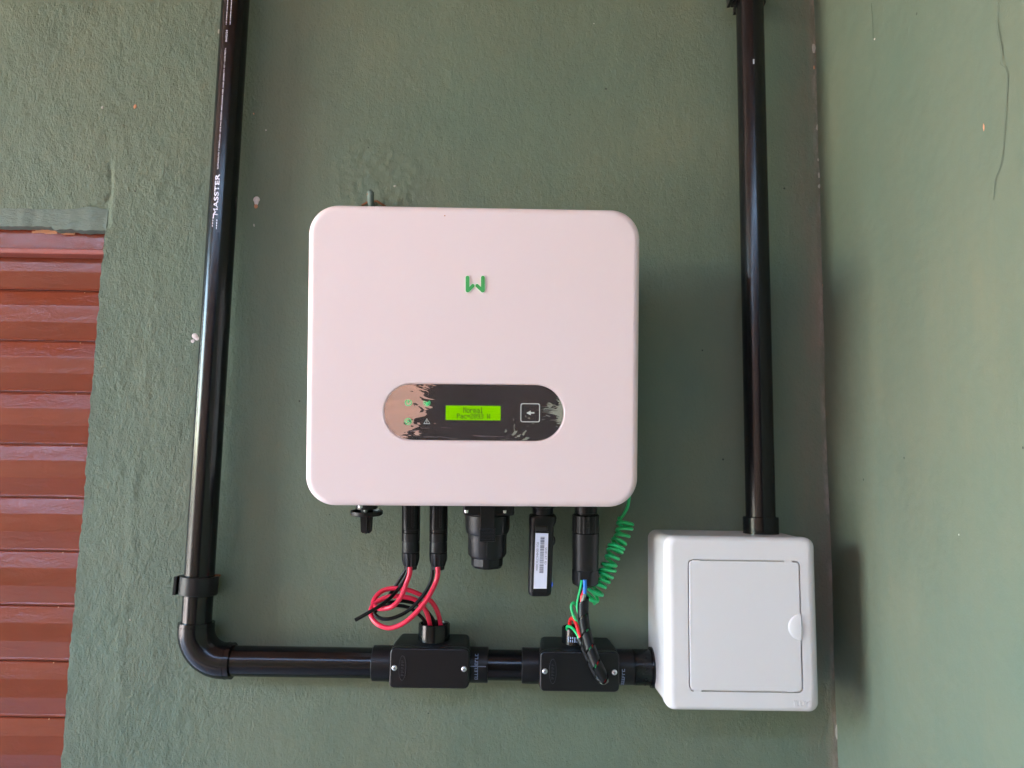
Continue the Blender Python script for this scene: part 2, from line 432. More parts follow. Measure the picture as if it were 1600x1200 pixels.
wall = structure(wall_grid())
def ribbon(name, pts, w_, mat, parent, nrm=Vector((0, -1, 0)), lift=.0006, proj=None, jit=.3):
    bm = bmesh.new(); P = smooth_path(pts, 6); rings = []
    for i, p in enumerate(P):
        t = (P[min(i + 1, len(P) - 1)] - P[max(i - 1, 0)]).normalized(); s = t.cross(nrm).normalized()
        ww = w_ * (1 - jit + jit * 2 * random.random()) * (1 - abs(2 * i / (len(P) - 1) - 1) ** 4 * .8)
        b = p + nrm * lift; rings.append([b - s * ww / 2, b + nrm * ww * .2, b + s * ww / 2, b - nrm * lift * 1.5])
    loft(bm, rings); return finish(bm, name, mat, parent)
def wy(x, z): return -float(wall_height(np.array([x]), np.array([z]))[0])
def on_wall(px, py, lift=0): x, z = X(px, py), Z(px, py); return Vector((x, wy(x, z) - lift, z))
# grey cement band under the lintel
def cement_band():
    bm = bmesh.new(); n = 90; x0 = -.80; rings = []
    for i in range(n + 1):
        x = x0 + (OPX + .0006 - x0) * i / n
        zt = OPZ + .0215 + .0022 * mnoise.noise((x * 40, 1, 0)) + .0012 * mnoise.noise((x * 130, 2, 0)) + .004 * max(0, 1 - abs(x + .545) / .03)
        zb = OPZ - .0035 + .002 * mnoise.noise((x * 50, 5, 0)) + .0014 * mnoise.noise((x * 160, 6, 0)) - (.0035 if x > -.592 else 0)
        y = wy(x, OPZ + .005)
        R = [Vector((x, y + .012, zt - .001)), Vector((x, y - .0004, zt)), Vector((x, y - .0012 + .0006 * mnoise.noise((x * 90, 9, 0)), zt - .004))]
        R += [Vector((x, y - .0014 + .0010 * mnoise.noise((x * 60, 4, 7)), (zt + zb) / 2)), Vector((x, y - .002, zb + .001)), Vector((x, y + .022, zb))]
        rings.append(R)
    loft(bm, rings); return finish(bm, 'cement_band', M['cement'], wall, smooth=45)
cement_band()
def chip(px, py, w_, h_, mat, parent=None, side=False, name='paint_chip'):
    bm = bmesh.new(); p = on_wall(px, py) if not side else Vector((CORNER, at_side(px, py).y, at_side(px, py).z))
    ring = []
    for k in range(9):
        a = 2 * PI * k / 9; q = .75 + .5 * random.random()
        u, v = math.cos(a) * w_ / 2 * q, math.sin(a) * h_ / 2 * q
        ring.append(p + (Vector((0, u, v)) if side else Vector((u, 0, v))))
    nv = Vector((-1, 0, 0)) if side else Vector((0, -1, 0))
    loft(bm, [[r + nv * -.001 for r in ring], [r + nv * .0006 for r in ring], [p + (r - p) * .6 + nv * .0009 for r in ring]])
    return finish(bm, name, mat, parent or (sidew if side else wall), smooth=0)
def at_side(px, py):
    v = ray(px, py); t = CORNER / v.x; return CAMLOC + v * t

# ------------------------------------------------------------------ side wall (inside corner, comes towards the camera)
def side_grid():
    bm = bmesh.new(); ys = [0.06] + [-.005 * i for i in range(0, 120)] + [-1.0, -1.8, -2.6]; zs = [FLOOR, -.9] + [-.55 + .006 * i for i in range(215)] + [.95, CEIL]
    vs = []
    for y in ys:
        row = []
        for z in zs:
            h = .0018 * mnoise.noise((y * 6, z * 6, 3)) + .0006 * mnoise.noise((y * 25, z * 22, 8))
            row.append(bm.verts.new((CORNER - h, y, z)))
        vs.append(row)
    for a, b in zip(vs, vs[1:]):
        for i in range(len(zs) - 1): bm.faces.new((a[i], b[i], b[i + 1], a[i + 1]))
    y = ys[-1]
    return finish(bm, 'side_wall', M['side'], None, smooth=60)
sidew = structure(side_grid())
for px, py, w_, h_, mt in ((1538, 199, .0022, .007, 'orange'), (1367, 61, .0015, .0022, 'plug')):
    chip(px, py, w_, h_, M[mt], side=True)
for px, py, w_, h_, mt in ((1287, 447, .003, .011, 'orange'), (1271, 107, .0022, .006, 'orange'), (1271, 76, .005, .013, 'chip'), (1277, 200, .004, .008, 'chip'), (1278, 250, .002, .004, 'chip'), (1279, 275, .0025, .008, 'chip'), (1279, 292, .003, .006, 'chip'),
    (1293, 568, .0025, .004, 'chip'), (1297, 750, .003, .005, 'chip'), (1308, 1143, .006, .022, 'chip'), (1309, 1153, .0018, .005, 'orange'), (211, 167, .004, .006, 'orange'), (160, 168, .004, .005, 'chip'), (397, 352, .002, .004, 'chip'), (617, 291, .004, .003, 'chip'),
    (343, 50, .003, .006, 'chip'), (205, 968, .002, .002, 'chip'), (416, 204, .002, .002, 'chip'), (397, 178, .002, .002, 'orange')):
    chip(px, py, w_, h_, M[mt])
def side_line(pp, w_): ribbon('crack', [Vector((CORNER - .0012, at_side(*p).y, at_side(*p).z)) for p in pp], w_ * .6, M['crack'], sidew, nrm=Vector((-1, 0, 0)), lift=.0002)
side_line(((1363, 5), (1365, 30), (1366, 60)), .0010)
side_line(((1562, 0), (1560, 40), (1567, 80), (1566, 100)), .0016)
side_line(((1566, 100), (1576, 115), (1573, 180), (1568, 250), (1558, 280), (1555, 312)), .0012)

# ================================================================== roller shutter
SY = .034      # how far the slats sit behind the wall face
sh = thing('roller_shutter', 'brick red metal roller shutter with glossy horizontal slats left of the black conduit', 'roller shutter', (OPX, SY, OPZ))
sz0 = Z(80, 454.6, -SY); sz1 = Z(80, 1123, -SY); pitch = (sz0 - sz1) / 8
XL, XR = -1.0, OPX + .03
def slat_mesh():
    bm = bmesh.new(); p = pitch
    prof = [(0.000, .0030), (-.0012, .0018), (-.0026, .0014), (-p * .29, -.0026), (-p * .305, -.0029), (-p * .62, -.0029), (-p * .635, -.0026), (-p * .935, .0028), (-p * .955, .0022), (-p + .0018, .0020), (-p + .0014, .0058), (-p - .004, .0058), (-p - .004, .012), (0, .012)]
    rings = []
    for i in range(25):
        x = XL + (XR - XL) * i / 24 - OPX
        rings.append([Vector((x, y + .00035 * mnoise.noise((x * 14, z * 60, 0)), z)) for z, y in prof])
    loft(bm, rings); return bm
first = None
zz = sz0 + pitch
for i in range(12):
    if first is None:
        first = finish(slat_mesh(), 'slat', M['red'], sh, smooth=28); s = first
    else:
        s = first.copy(); C.objects.link(s); s.parent = sh
    s.location = (0, 0.001 * (i % 2) * .3, sz0 + pitch * (0.0 - (i - 1)) - OPZ) if i else (0, 0, sz0 + pitch - OPZ)
zf0, zf1 = Z(80, 353, -SY + .022), Z(80, 388, -SY + .022)
bm = bmesh.new(); box(bm, (XL - OPX, -.018, Z(80, 391, -.016) - OPZ), (XR - OPX, .0, .03), .001); finish(bm, 'head_board', M['red'], sh, smooth=28)
bm = bmesh.new(); zz1 = Z(80, 397.5, -.014) - OPZ; zz0 = Z(80, 388.5, -.014) - OPZ
box(bm, (XL - OPX, -.0225, zz1), (XR - OPX, .004, zz0), .0022, 3); finish(bm, 'lip', M['red_lip'], sh, smooth=28)
bm = bmesh.new()
for k in range(26):
    x = -.075 + .002 * k - .03 + random.random() * .003; z = -.0030 - random.random() * .005 + (-.001 if k > 20 else 0)
    box(bm, (x, -.0183 - .00003 * k, z), (x + .004 + random.random() * .009, -.0178, z + .0012 + random.random() * .003))
bm.verts.ensure_lookup_table(); finish(bm, 'scraped_paint', M['orange'], sh, smooth=0)

# ================================================================== conduit pipes
PR = .0172; PD = .024
def pipe(name, p0, p1, r, label, extra=None, loc=None, cat='pipe'):
    t = thing(name, label, cat, p0)
    bm = bmesh.new(); d = Vector(p1) - Vector(p0)
    lathe(bm, [(r * .88, .0008), (r, .0), (r, d.length), (r * .88, d.length - .0008)], 56, axis=d)
    finish(bm, 'tube', M['pvc'], t, 40); return t
xl = (X(366, 0, PD) + X(319, 790, PD)) / 2 + .0008
xr = (X(1166, 0, PD) + X(1183.5, 780, PD)) / 2
zh = (Z(400, 1033, PD) + Z(980, 1042, PD)) / 2
zElT = Z(311, 972, PD); BR = .036
zb = zh + BR
tp = pipe('conduit_pipe', Vector((xl, -PD, zElT - .02)), Vector((xl, -PD, CEIL - .01)), PR, 'tall black conduit pipe with white lettering at the left, beside the shutter')
TP0 = tp.location.copy()
# lettering wrapped on the pipe
PH0 = rad(-97)  # direction angle of the printed line (from +x, in plan)
bm = bmesh.new()
def wrap(u, v, rr=PR + .00012):     # u along pipe (world z), v around it
    a = PH0 - v / PR
    return Vector((rr * math.cos(a), rr * math.sin(a), u - TP0.z))
def put_text(body, z0, z1, h, bold=0.0):
    vs, fs = text_geo(body, 1.0, align='LEFT')
    xa, xb = min(v.x for v in vs), max(v.x for v in vs); ya, yb = min(v.y for v in vs), max(v.y for v in vs)
    for o_ in (0, .00012): add_geo(bm, vs, fs, lambda v: wrap(z0 + o_ + (v.x - xa) / (xb - xa) * (z1 - z0), ((v.y - (ya + yb) / 2) / (yb - ya) * h) + o_, PR + .00012 + o_ * .1))
zpx = lambda x, y: Z(x, y, PD + PR)
for dv in (-.00022, 0, .00022):
    PHs = PH0; 
    vs, fs = text_geo('MASSTER', 1.0, align='LEFT'); xa, xb = min(v.x for v in vs), max(v.x for v in vs); ya, yb = min(v.y for v in vs), max(v.y for v in vs)
    z0_, z1_ = zpx(333, 336), zpx(337, 272)
    add_geo(bm, vs, fs, lambda v: wrap(z0_ + dv * 1.2 + (v.x - xa) / (xb - xa) * (z1_ - z0_), ((v.y - (ya + yb) / 2) / (yb - ya) * .0056) + dv, PR + .00012 + abs(dv) * .05))
za = zpx(330, 358); zb2 = zpx(332, 341)
for k in range(4):
    u0 = za + (zb2 - za) * k / 4.2; hgt = .0055 if k < 3 else .0055
    P_ = [(u0, -.0031), (u0 + .0023, -.0031), (u0 + .0060, .0031), (u0 + .0037, .0031)]
    bm.faces.new([bm.verts.new(wrap(a, b)) for a, b in P_])
P_ = [(za + (zb2 - za) * 3 / 4.2 + .0044, .0028), (za + (zb2 - za) * 3 / 4.2 + .0044 + .0046, .0028), (za + (zb2 - za) * 3 / 4.2 + .0082, .0014), (za + (zb2 - za) * 3 / 4.2 + .0040, .0014)]
bm.faces.new([bm.verts.new(wrap(a, b, PR + .00013)) for a, b in P_])
zc = zpx(338, 264)
put_text('ELETRODUTO 1" PONTA LISA  LEVE PVC RIGIDO ANTI-CHAMA NBR 15465 (DN25) T1 127 1 COR PRETA', zc, zpx(349, 75), .0021)
put_text('04/02/24', zpx(350, 65), zpx(351, 47), .0022)
def wrap_off(v0): pass
z = zpx(352, 38); rs = random.Random(3)
while z < zpx(352, 38) + .085:
    b = rs.choice((.0004, .0006, .0010, .0014)); 
    bm.faces.new([bm.verts.new(wrap(a, c - .001)) for a, c in ((z, -.0030), (z, .0030), (z + b, .0030), (z + b, -.0030))]); z += b + rs.choice((.00035, .0005, .0008))
bm2 = bm; bmesh.ops.recalc_face_normals(bm2, faces=bm2.faces)
finish(bm2, 'lettering', M['print'], tp, smooth=0)

# second pipe, right
zbt = -.0637
pr = pipe('conduit_pipe', Vector((xr, -PD - .012, zbt - .004)), Vector((xr, -PD - .012, CEIL - .01)), PR, 'tall plain black conduit pipe coming down into the top of the white breaker box')
bm = bmesh.new(); zt = Z(1183, 808, .05) - (zbt - .004)
lathe(bm, [(PR + .0002, 0), (PR + .0034, 0), (PR + .0034, zt - .001), (PR + .0026, zt), (PR + .0002, zt)], 48, axis=Vector((0, 0, 1)), cap=False); finish(bm, 'collar', M['pvc'], pr)
bm = bmesh.new(); box(bm, (-.003, -PR - .0006, Z(1165, 97, .05) - zbt), (-.0015, -PR + .0005, Z(1165, 90, .05) - zbt)); finish(bm, 'scuff', M['seal'], pr, 0)

# elbow
el = thing('pipe_elbow', 'curved black elbow where the lettered conduit turns to the right at the lower left', 'pipe elbow', (xl, -PD, zh))
bm = bmesh.new(); arc = []
zt = zElT - zh; xe = X(364, 1035, PD) - xl
RO = PR + .0034
arc = [Vector((0, 0, zt * (1 - t))) + Vector((0, 0, BR * t)) for t in (0, .25, .5, .75, 1)]
for k in range(1, 17):
    a = PI / 2 * k / 16; arc.append(Vector((BR - BR * math.cos(a), 0, BR - BR * math.sin(a))))
arc += [Vector((BR + (xe - BR) * t, 0, 0)) for t in (.33, .66, 1)]
tube(bm, arc, RO, 56); finish(bm, 'bend', M['pvc'], el, 40)
for (o_, ax) in ((Vector((0, 0, BR + .002)), Vector((0, 0, 1))), (Vector((BR + .002, 0, 0)), Vector((1, 0, 0)))):
    bm = bmesh.new(); lathe(bm, [(RO - .001, 0), (RO + .0004, .0006), (RO + .0004, .0012), (RO - .001, .0018)], 56, o=o_, axis=ax); finish(bm, 'rim', M['pvc'], el, 40)
xj1a = X(583, 1034, PD)
hp = pipe('conduit_pipe', Vector((xl + xe - .012, -PD, zh)), Vector((xj1a + .02, -PD, zh)), PR, 'long horizontal black conduit pipe between the elbow and the first junction box')

# pipe clips
def clip(width=.0215, lip=.004):
    t = thing('pipe_clip', '', 'pipe clip', group='black clips holding the conduit pipes')
    bm = bmesh.new(); ri, ro = PR + .0009, PR + .0048; n = 26
    A = [rad(205 - 230 + 0) + rad(230) * k / n for k in range(n + 1)]   # opens towards the wall
    path = [(math.cos(a), -math.sin(a)) for a in [rad(-18) + rad(216) * k / n for k in range(n + 1)]]
    rings = []
    for (cx, cy) in path:
        rings.append([Vector((cx * ri, cy * ri, -width / 2)), Vector((cx * (ro - .0006), cy * (ro - .0006), -width / 2)), Vector((cx * ro, cy * ro, -width / 2 + .0008)), Vector((cx * ro, cy * ro, width / 2 - .0008)), Vector((cx * (ro - .0006), cy * (ro - .0006), width / 2)), Vector((cx * ri, cy * ri, width / 2))])
    loft(bm, rings); finish(bm, 'band', M['black'], t, 35)
    bm = bmesh.new(); box(bm, (-ro - .0045, -.010, -width / 2 - .001), (-ro - .0005, .006, width / 2 - .001), .0006); box(bm, (-ro - .001, -.003, -width / 2 + .002), (-ro + .002, .003, width / 2 - .002)); finish(bm, 'lip', M['black'], t, 35)
    bm = bmesh.new(); box(bm, (-.013, PR - .001, -width / 2), (.013, PR + .0065, width / 2), .001); finish(bm, 'foot', M['black'], t, 35)
    return t
cl = clip(); cl['label'] = 'black clip around the lettered conduit just above the elbow'
cl.matrix_world = T3((xl, -PD, Z(312, 917, PD + .015))) @ Matrix.Rotation(rad(2), 4, 'Y')
dup(cl, 'black clip on the right conduit pipe at the top edge', T3((xr, -PD - .006, Z(1160, 2, PD) + .002)))
bm = bmesh.new(); box(bm, (.0145, .004, .0095), (.021, .012, .012), .001); o = finish(bm, 'rust_edge', M['rust'], cl, 30)

# ================================================================== junction boxes
JX = (X(608.5, 1044, .062), X(733, 1044, .062)); JW = JX[1] - JX[0]
JZ = (Z(670, 1076, .062), Z(670, 1013, .062)); JH = JZ[1] - JZ[0]
def junction(name, first):
    t = thing(name, '', 'junction box', group='black conduit junction boxes')
    D0, D1 = .052, .062        # body depth, cover front
    bm = bmesh.new()
    rings = [rrect(JW - .006, JH + .002, .005, -.003, 5, 0, .003), rrect(JW - .001, JH + .003, .006, -D0 * .7, 5, 0, .0015), rrect(JW + .001, JH + .001, .006, -D0, 5, 0, 0)]
    loft(bm, rings); finish(bm, 'body', M['black'], t, 30)
    bm = bmesh.new(); plate(bm, JW, JH, .0055, -D0 - .0006, -D1, .0022, seg=6); finish(bm, 'cover', M['cover'], t, 30)
    for s in (-1, 1):
        bm = bmesh.new(); lathe(bm, [(.0031, 0), (.0031, .0010), (.0024, .0019), (.0010, .0023)], 20, o=Vector((s * (JW / 2 - .0056), -D1 + .0004, 0)), axis=Vector((0, -1, 0)))
        scw = finish(bm, 'screw', M['steel'], t, 50)
        bm = bmesh.new(); q = Vector((s * (JW / 2 - .0056), -D1 - .0019, 0)); box(bm, q + Vector((-.0014, -.0001, -.0003)), q + Vector((.0014, .0004, .0003))); box(bm, q + Vector((-.0003, -.00015, -.0014)), q + Vector((.0003, .0004, .0014))); finish(bm, 'cross_slot', M['ink'], scw, 0)
    ex = -JW / 2 + .0145
    bm = bmesh.new(); N = 36
    def ell(a, b, y): return [Vector((ex + a * math.cos(2 * PI * k / N), y, b * math.sin(2 * PI * k / N))) for k in range(N)]
    loft(bm, [ell(.0042, .0136, -D1 + .0001), ell(.0042, .0136, -D1 - .0009), ell(.0035, .0129, -D1 - .0009), ell(.0037, .0131, -D1 + .0001)], False, False)
    for k in range(5):
        z = -.0074 + .0036 * k
        box(bm, (ex - .0015, -D1 - .0007, z - .0010), (ex + .0015, -D1 + .0001, z - .0005)); box(bm, (ex - .0015, -D1 - .0007, z + .0004), (ex + .0004, -D1 + .0001, z + .0009))
    finish(bm, 'emblem', M['emblem'], t, 0)
    return t
def collar(parent, x0, x1, r, at_z=0, y=-PD, mat='black', name='collar', bev=.0008):
    bm = bmesh.new(); L = x1 - x0
    lathe(bm, [(r - .003, 0), (r - bev, 0), (r, bev), (r, L - bev), (r - bev, L), (r - .003, L)], 48, o=Vector((x0, y, at_z)), axis=Vector((1, 0, 0))); return finish(bm, name, M[mat], parent, 35)
def spout(parent, x, r, z0, z1, y=-.027):
    bm = bmesh.new(); L = z1 - z0
    lathe(bm, [(r + .0015, 0), (r + .0012, .002), (r, .004), (r, L - .001), (r - .0008, L), (r - .0022, L - .0005), (r - .0028, L - .004), (r - .0028, .004), (.0005, .003)], 48, o=Vector((x, y, z0)), axis=Vector((0, 0, 1)))
    return finish(bm, 'spout', M['pvc'], parent, 35)
def print_ticks(parent, x, y, zc_, r, n=9, a0=-40, a1=50, w_=.0038, cross=True):
    """worn print running round the pipe: unreadable little strokes"""
    bm = bmesh.new(); rs = random.Random(n)
    def q(xa, xb, aa, ab):
        k = r + .00012; st = 2
        for s in range(st):
            p, q_ = aa + (ab - aa) * s / st, aa + (ab - aa) * (s + 1) / st
            bm.faces.new([bm.verts.new((X_, y - k * math.cos(A_), zc_ + k * math.sin(A_))) for X_, A_ in ((xa, p), (xb, p), (xb, q_), (xa, q_))])
    A0, A1 = rad(a0), rad(a1); da = (A1 - A0) / n
    for k in range(n):
        a = A0 + da * k
        q(x, x + w_, a, a + da * .28)
        if rs.random() < .7: q(x, x + .0008, a, a + da * .8)
        if rs.random() < .6: q(x + w_ - .0008, x + w_, a + da * .1, a + da * .9)
        if rs.random() < .4: q(x + w_ * .45, x + w_ * .6, a, a + da * .7)
    if cross: q(x - .005, x + .013, rad(6), rad(9))
    return finish(bm, 'worn_print', M['print_blue'], parent, 0)
jc1 = Vector(((JX[0] + JX[1]) / 2, 0, (JZ[0] + JZ[1]) / 2))
j1 = junction('junction_box', True); j1['label'] = 'black junction box under the red cable loops'
j1.location = jc1
j2c = Vector(((X(844.5, 1049, .062) + X(967, 1050, .062)) / 2, 0, (Z(905, 1081.5, .062) + Z(905, 1018, .062)) / 2))
j2 = dup(j1, 'black junction box under the spiral wrapped wires, beside the white box', T3(j2c))
RC = PR + .0030
zl = zh - jc1.z; collar(j1, X(583, 1034, PD) - jc1.x, X(608, 1034, PD) - jc1.x + .004, RC, zl)
collar(j1, X(733, 1036, PD) - jc1.x - .006, X(763, 1036, PD) - jc1.x, RC, zl); print_ticks(j1, X(742, 1036, .04) - jc1.x, -PD, zl, RC)
zl2 = zh - j2c.z; collar(j2, X(815, 1038, PD) - j2c.x, X(845, 1038, PD) - j2c.x + .004, RC, zl2)
collar(j2, X(967, 1040, PD) - j2c.x - .006, X(992, 1040, PD) - j2c.x, RC, zl2); print_ticks(j2, X(971, 1040, .04) - j2c.x, -PD, zl2, RC, n=7, a0=-62, a1=8, w_=.0034, cross=False)
sx1 = X(678, 990, .03) - jc1.x; z0s = JH / 2; spout(j1, sx1, .0185, z0s - .002, Z(678, 973, .027) - jc1.z)
sx2 = X(900, 990, .03) - j2c.x; spout(j2, sx2, .0165, z0s - .002, Z(900, 979, .027) - j2c.z)
bm = bmesh.new()
for k in range(9):
    for (za_, zb_) in ((.006, .0085), (.0095, .012)) if k % 3 else ((.006, .012),):
        a = rad(-128 + 9 * k); r_ = .0168 
        pts = [(math.cos(a) * r_, math.sin(a) * r_), (math.cos(a + rad(5)) * r_, math.sin(a + rad(5)) * r_)]
        bm.faces.new([bm.verts.new((sx2 + p[0], -.027 + p[1], z0s + zz_)) for p, zz_ in ((pts[0], za_), (pts[1], za_), (pts[1], zb_), (pts[0], zb_))])
finish(bm, 'worn_print', M['print_blue'], j2, 0)
pipe('conduit_pipe', Vector((X(755, 1036, PD), -PD, zh)), Vector((X(822, 1038, PD), -PD, zh)), PR, 'short black conduit pipe joining the two junction boxes')
cp = thing('box_coupling', 'short ribbed black coupling entering the left side of the white breaker box', 'pipe coupling', (X(986, 1040, PD), -PD, zh))
BBX0 = .1737
L = BBX0 + .0045 - cp.location.x
for nm, prof in (('sleeve', [(PR, 0), (RC - .0006, 0), (RC, .001), (RC, L - .003), (RC - .001, L)]), ('flange', [(RC, L - .0065), (RC + .0026, L - .0065), (RC + .0030, L - .005), (RC + .0026, L - .0012), (RC - .001, L - .001)])):
    bm = bmesh.new(); lathe(bm, prof, 48, axis=Vector((1, 0, 0))); finish(bm, nm, M['pvc'], cp, 35)
bm = bmesh.new()
for k in range(10):
    a = rad(36 * k + 8); c_ = Vector((L * .52, -math.cos(a) * RC, math.sin(a) * RC)); n_ = Vector((0, -math.cos(a), math.sin(a)))
    lathe(bm, [(.0012, -.001), (.0010, .0006), (.0004, .0009)], 10, o=c_, axis=n_)
finish(bm, 'pip', M['black'], cp, 40)

# ================================================================== breaker box
bx0, bx1, bz0, bz1, BD = .1737, .3398, -.2474, -.0630, .1045
bb = thing('breaker_box', 'white plastic breaker box with closed door at the lower right', 'breaker box', ((bx0 + bx1) / 2, 0, (bz0 + bz1) / 2))
BW, BH = bx1 - bx0, bz1 - bz0
bm = bmesh.new()
loft(bm, [rrect(BW - .001, BH - .001, .010, -.0002, 8), rrect(BW - .0014, BH - .0014, .010, -.045, 8), rrect(BW - .002, BH - .002, .010, -.0865, 8)])
finish(bm, 'back_box', M['white'], bb, 30)
dw = X(1250.5, 980, BD) - X(1077.5, 980, BD); dh = Z(1160, 877, BD) - Z(1160, 1079.5, BD)
dx = (X(1250.5, 980, BD) + X(1077.5, 980, BD)) / 2 - bb.location.x; dz = (Z(1160, 877, BD) + Z(1160, 1079.5, BD)) / 2 - bb.location.z
bm = bmesh.new(); rings = [rrect(BW, BH, .0105, -.0868, 8)]
for k in range(9):
    a = PI / 2 * k / 8; i = .0105 * (1 - math.cos(a)); rings.append(rrect(BW - 2 * i, BH - 1.1 * i, .0105 - i * .55, -(BD - .0085) - .0085 * math.sin(a), 8))
g = .0015
rings += [rrect(dw + 2 * g, dh + 2 * g, .0055, -BD, 8, dx, dz), rrect(dw + 2 * g, dh + 2 * g, .0055, -BD + .0009 * 4, 8, dx, dz)]
loft(bm, rings); finish(bm, 'front_frame', M['white'], bb, 30)
bm = bmesh.new(); plate(bm, dw, dh, .0045, -BD + .0034, -BD - .0003, .0007, cx=dx, cz=dz); door = finish(bm, 'door', M['white'], bb, 30)
bm = bmesh.new(); nx_ = dx + dw / 2; nz_ = Z(1247, 980, BD) - bb.location.z; rn = .0138; rows = []
for i in range(7):
    th = PI / 2 * i / 6; rr = rn * math.cos(th); hh = .0021 * math.sin(th)
    rows.append([Vector((nx_ + .0004 - rr * math.sin(PI * k / 18), -BD - .0002 - hh, nz_ + rr * math.cos(PI * k / 18))) for k in range(19)])
vv = [[bm.verts.new(p) for p in r] for r in rows]
for a, b in zip(vv, vv[1:]):
    for k in range(18): bm.faces.new((a[k], a[k + 1], b[k + 1], b[k]))
bm.faces.new([r[0] for r in vv] + [r[-1] for r in reversed(vv)])
finish(bm, 'thumb_grip', M['white'], door, 50)
for (hx, hz) in ((1088, 877), (1232, 877), (1090, 1079.5), (1235, 1079.5)):
    bm = bmesh.new(); q = at(hx, hz, BD) - bb.location
    box(bm, (q.x - .0042, -BD - .0002, q.z - .0015), (q.x + .0042, -BD + .003, q.z + .0015), .0006); finish(bm, 'hinge_tab', M['white'], bb, 30)
bm = bmesh.new(); vs, fs = text_geo('ILUMI', 1.0); xa, xb = min(v.x for v in vs), max(v.x for v in vs)
qa, qb = at(1241, 1100, BD) - bb.location, at(1268, 1100, BD) - bb.location
add_geo(bm, vs, fs, lambda v: Vector((qa.x + (v.x - xa) / (xb - xa) * (qb.x - qa.x), -BD + .0004, qa.z + v.y * .0086)))
g_ = bmesh.ops.extrude_face_region(bm, geom=bm.faces[:]); 
for v in [x for x in g_['geom'] if isinstance(x, bmesh.types.BMVert)]: v.co.y -= .0010
finish(bm, 'raised_lettering', M['white'], bb, 0)

# ================================================================== inverter
IW, IH = .35065, .31638
MI = T3((-.03720351, -.155, .1238527)) @ Matrix.Rotation(.02595184, 4, 'Z') @ Matrix.Rotation(.1109528, 4, 'X') @ Matrix.Rotation(-.00957872, 4, 'Y')
MIi = MI.inverted()
def li(px, py, ly=0.0):
    """inverter-local point on the plane y = ly seen at a picture position"""
    o = MIi @ CAMLOC; v = (MIi.to_3x3() @ ray(px, py)); return o + v * ((ly - o.y) / v.y)
inv = thing('solar_inverter', 'large cream white solar inverter with green W logo and oval display, middle of the wall', 'inverter', mat=MI)
bm = bmesh.new(); rings = [rrect(IW - .012, IH - .012, .026, .030, 12), rrect(IW - .003, IH - .003, .030, .0285, 12), rrect(IW + .0006, IH + .0006, .031, .022, 12)]
for k in range(9):
    a = PI / 2 * k / 8; i = .0075 * (1 - math.cos(a)); rings.append(rrect(IW + .001 - 2 * i, IH + .001 - 2 * i, .031 - i, .0060 - .0060 * math.sin(a), 12))
pw = (li(880.5, 645) - li(600, 645)).x; ph = (li(740, 600.5) - li(740, 688.5)).z
pc = (li(880.5, 645) + li(600, 645)) / 2; pc.z = (li(740, 600.5).z + li(740, 688.5).z) / 2
rings += [rrect(pw + .003, ph + .003, (ph + .003) / 2, 0, 12, pc.x, pc.z), rrect(pw, ph, ph / 2, .0012, 12, pc.x, pc.z), rrect(pw, ph, ph / 2, .004, 12, pc.x, pc.z)]
loft(bm, rings); finish(bm, 'front_cover', M['cream'], inv, 25)
bm = bmesh.new(); plate(bm, IW - .026, IH - .022, .020, .110, .0302, 0, seg=6); finish(bm, 'casing', M['casing'], inv, 30)
for k in range(14):
    bm = bmesh.new(); x_ = -.135 + .0208 * k; box(bm, (x_ - .0012, .1102, -.12), (x_ + .0012, .128, .12), 0)
    if k == 0: fin0 = finish(bm, 'cooling_fin', M['casing'], inv, 0); fx0 = x_
    else:
        bm.free(); f_ = fin0.copy(); C.objects.link(f_); f_.parent = inv; f_.location.x = x_ - fx0
bm = bmesh.new(); box(bm, (-.09, .128, .06), (.09, .190, .11), .002); finish(bm, 'wall_bracket', M['casing'], inv, 30)
# display panel
bm = bmesh.new()
loft(bm, [rrect(pw - .0006, ph - .0006, ph / 2 - .0003, .0035, 14, pc.x, pc.z), rrect(pw - .0006, ph - .0006, ph / 2 - .0003, .0004, 14, pc.x, pc.z)])
disp = finish(bm, 'display_panel', M['film'], inv, 30)
a_, b_ = li(696.5, 633.5), li(782, 657)
bm = bmesh.new(); box(bm, (a_.x, .0001, b_.z), (b_.x, .0010, a_.z)); finish(bm, 'screen', M['lcd'], disp, 0)
G5 = {'N': '10001 11001 10101 10011 10001 10001 10001', 'o': '00000 00000 01110 10001 10001 10001 01110', 'r': '00000 00000 10110 11001 10000 10000 10000', 'm': '00000 00000 11010 10101 10101 10101 10101',
      'a': '00000 00000 01110 00001 01111 10001 01111', 'l': '01100 00100 00100 00100 00100 00100 01110', 'P': '11110 10001 10001 11110 10000 10000 10000', 'c': '00000 00000 01111 10000 10000 10000 01111',
      '=': '00000 00000 11111 00000 11111 00000 00000', '2': '01110 10001 00001 00110 01000 10000 11111', '0': '01110 10001 10011 10101 11001 10001 01110', '9': '01110 10001 10001 01111 00001 00001 01110',
      '3': '11110 00001 00001 01110 00001 00001 11110', 'W': '10001 10001 10001 10101 10101 11011 10001', ' ': ' '.join(['00000'] * 7)}
def dots(s, x0, x1, zt_, zb_):
    n = len(s); cw = (x1 - x0) / n; dx_ = cw / 6; dz_ = (zt_ - zb_) / 7
    for i, ch in enumerate(s):
        for r_, row in enumerate(G5[ch].split()):
            for c_, bit in enumerate(row):
                if bit == '1':
                    xx = x0 + cw * i + dx_ * c_; z_ = zt_ - dz_ * r_
                    bm.faces.new([bm.verts.new(p) for p in ((xx, -.00005, z_ - dz_ * .95), (xx + dx_ * 1.15, -.00005, z_ - dz_ * .95), (xx + dx_ * 1.15, -.00005, z_), (xx, -.00005, z_))])
bm = bmesh.new()
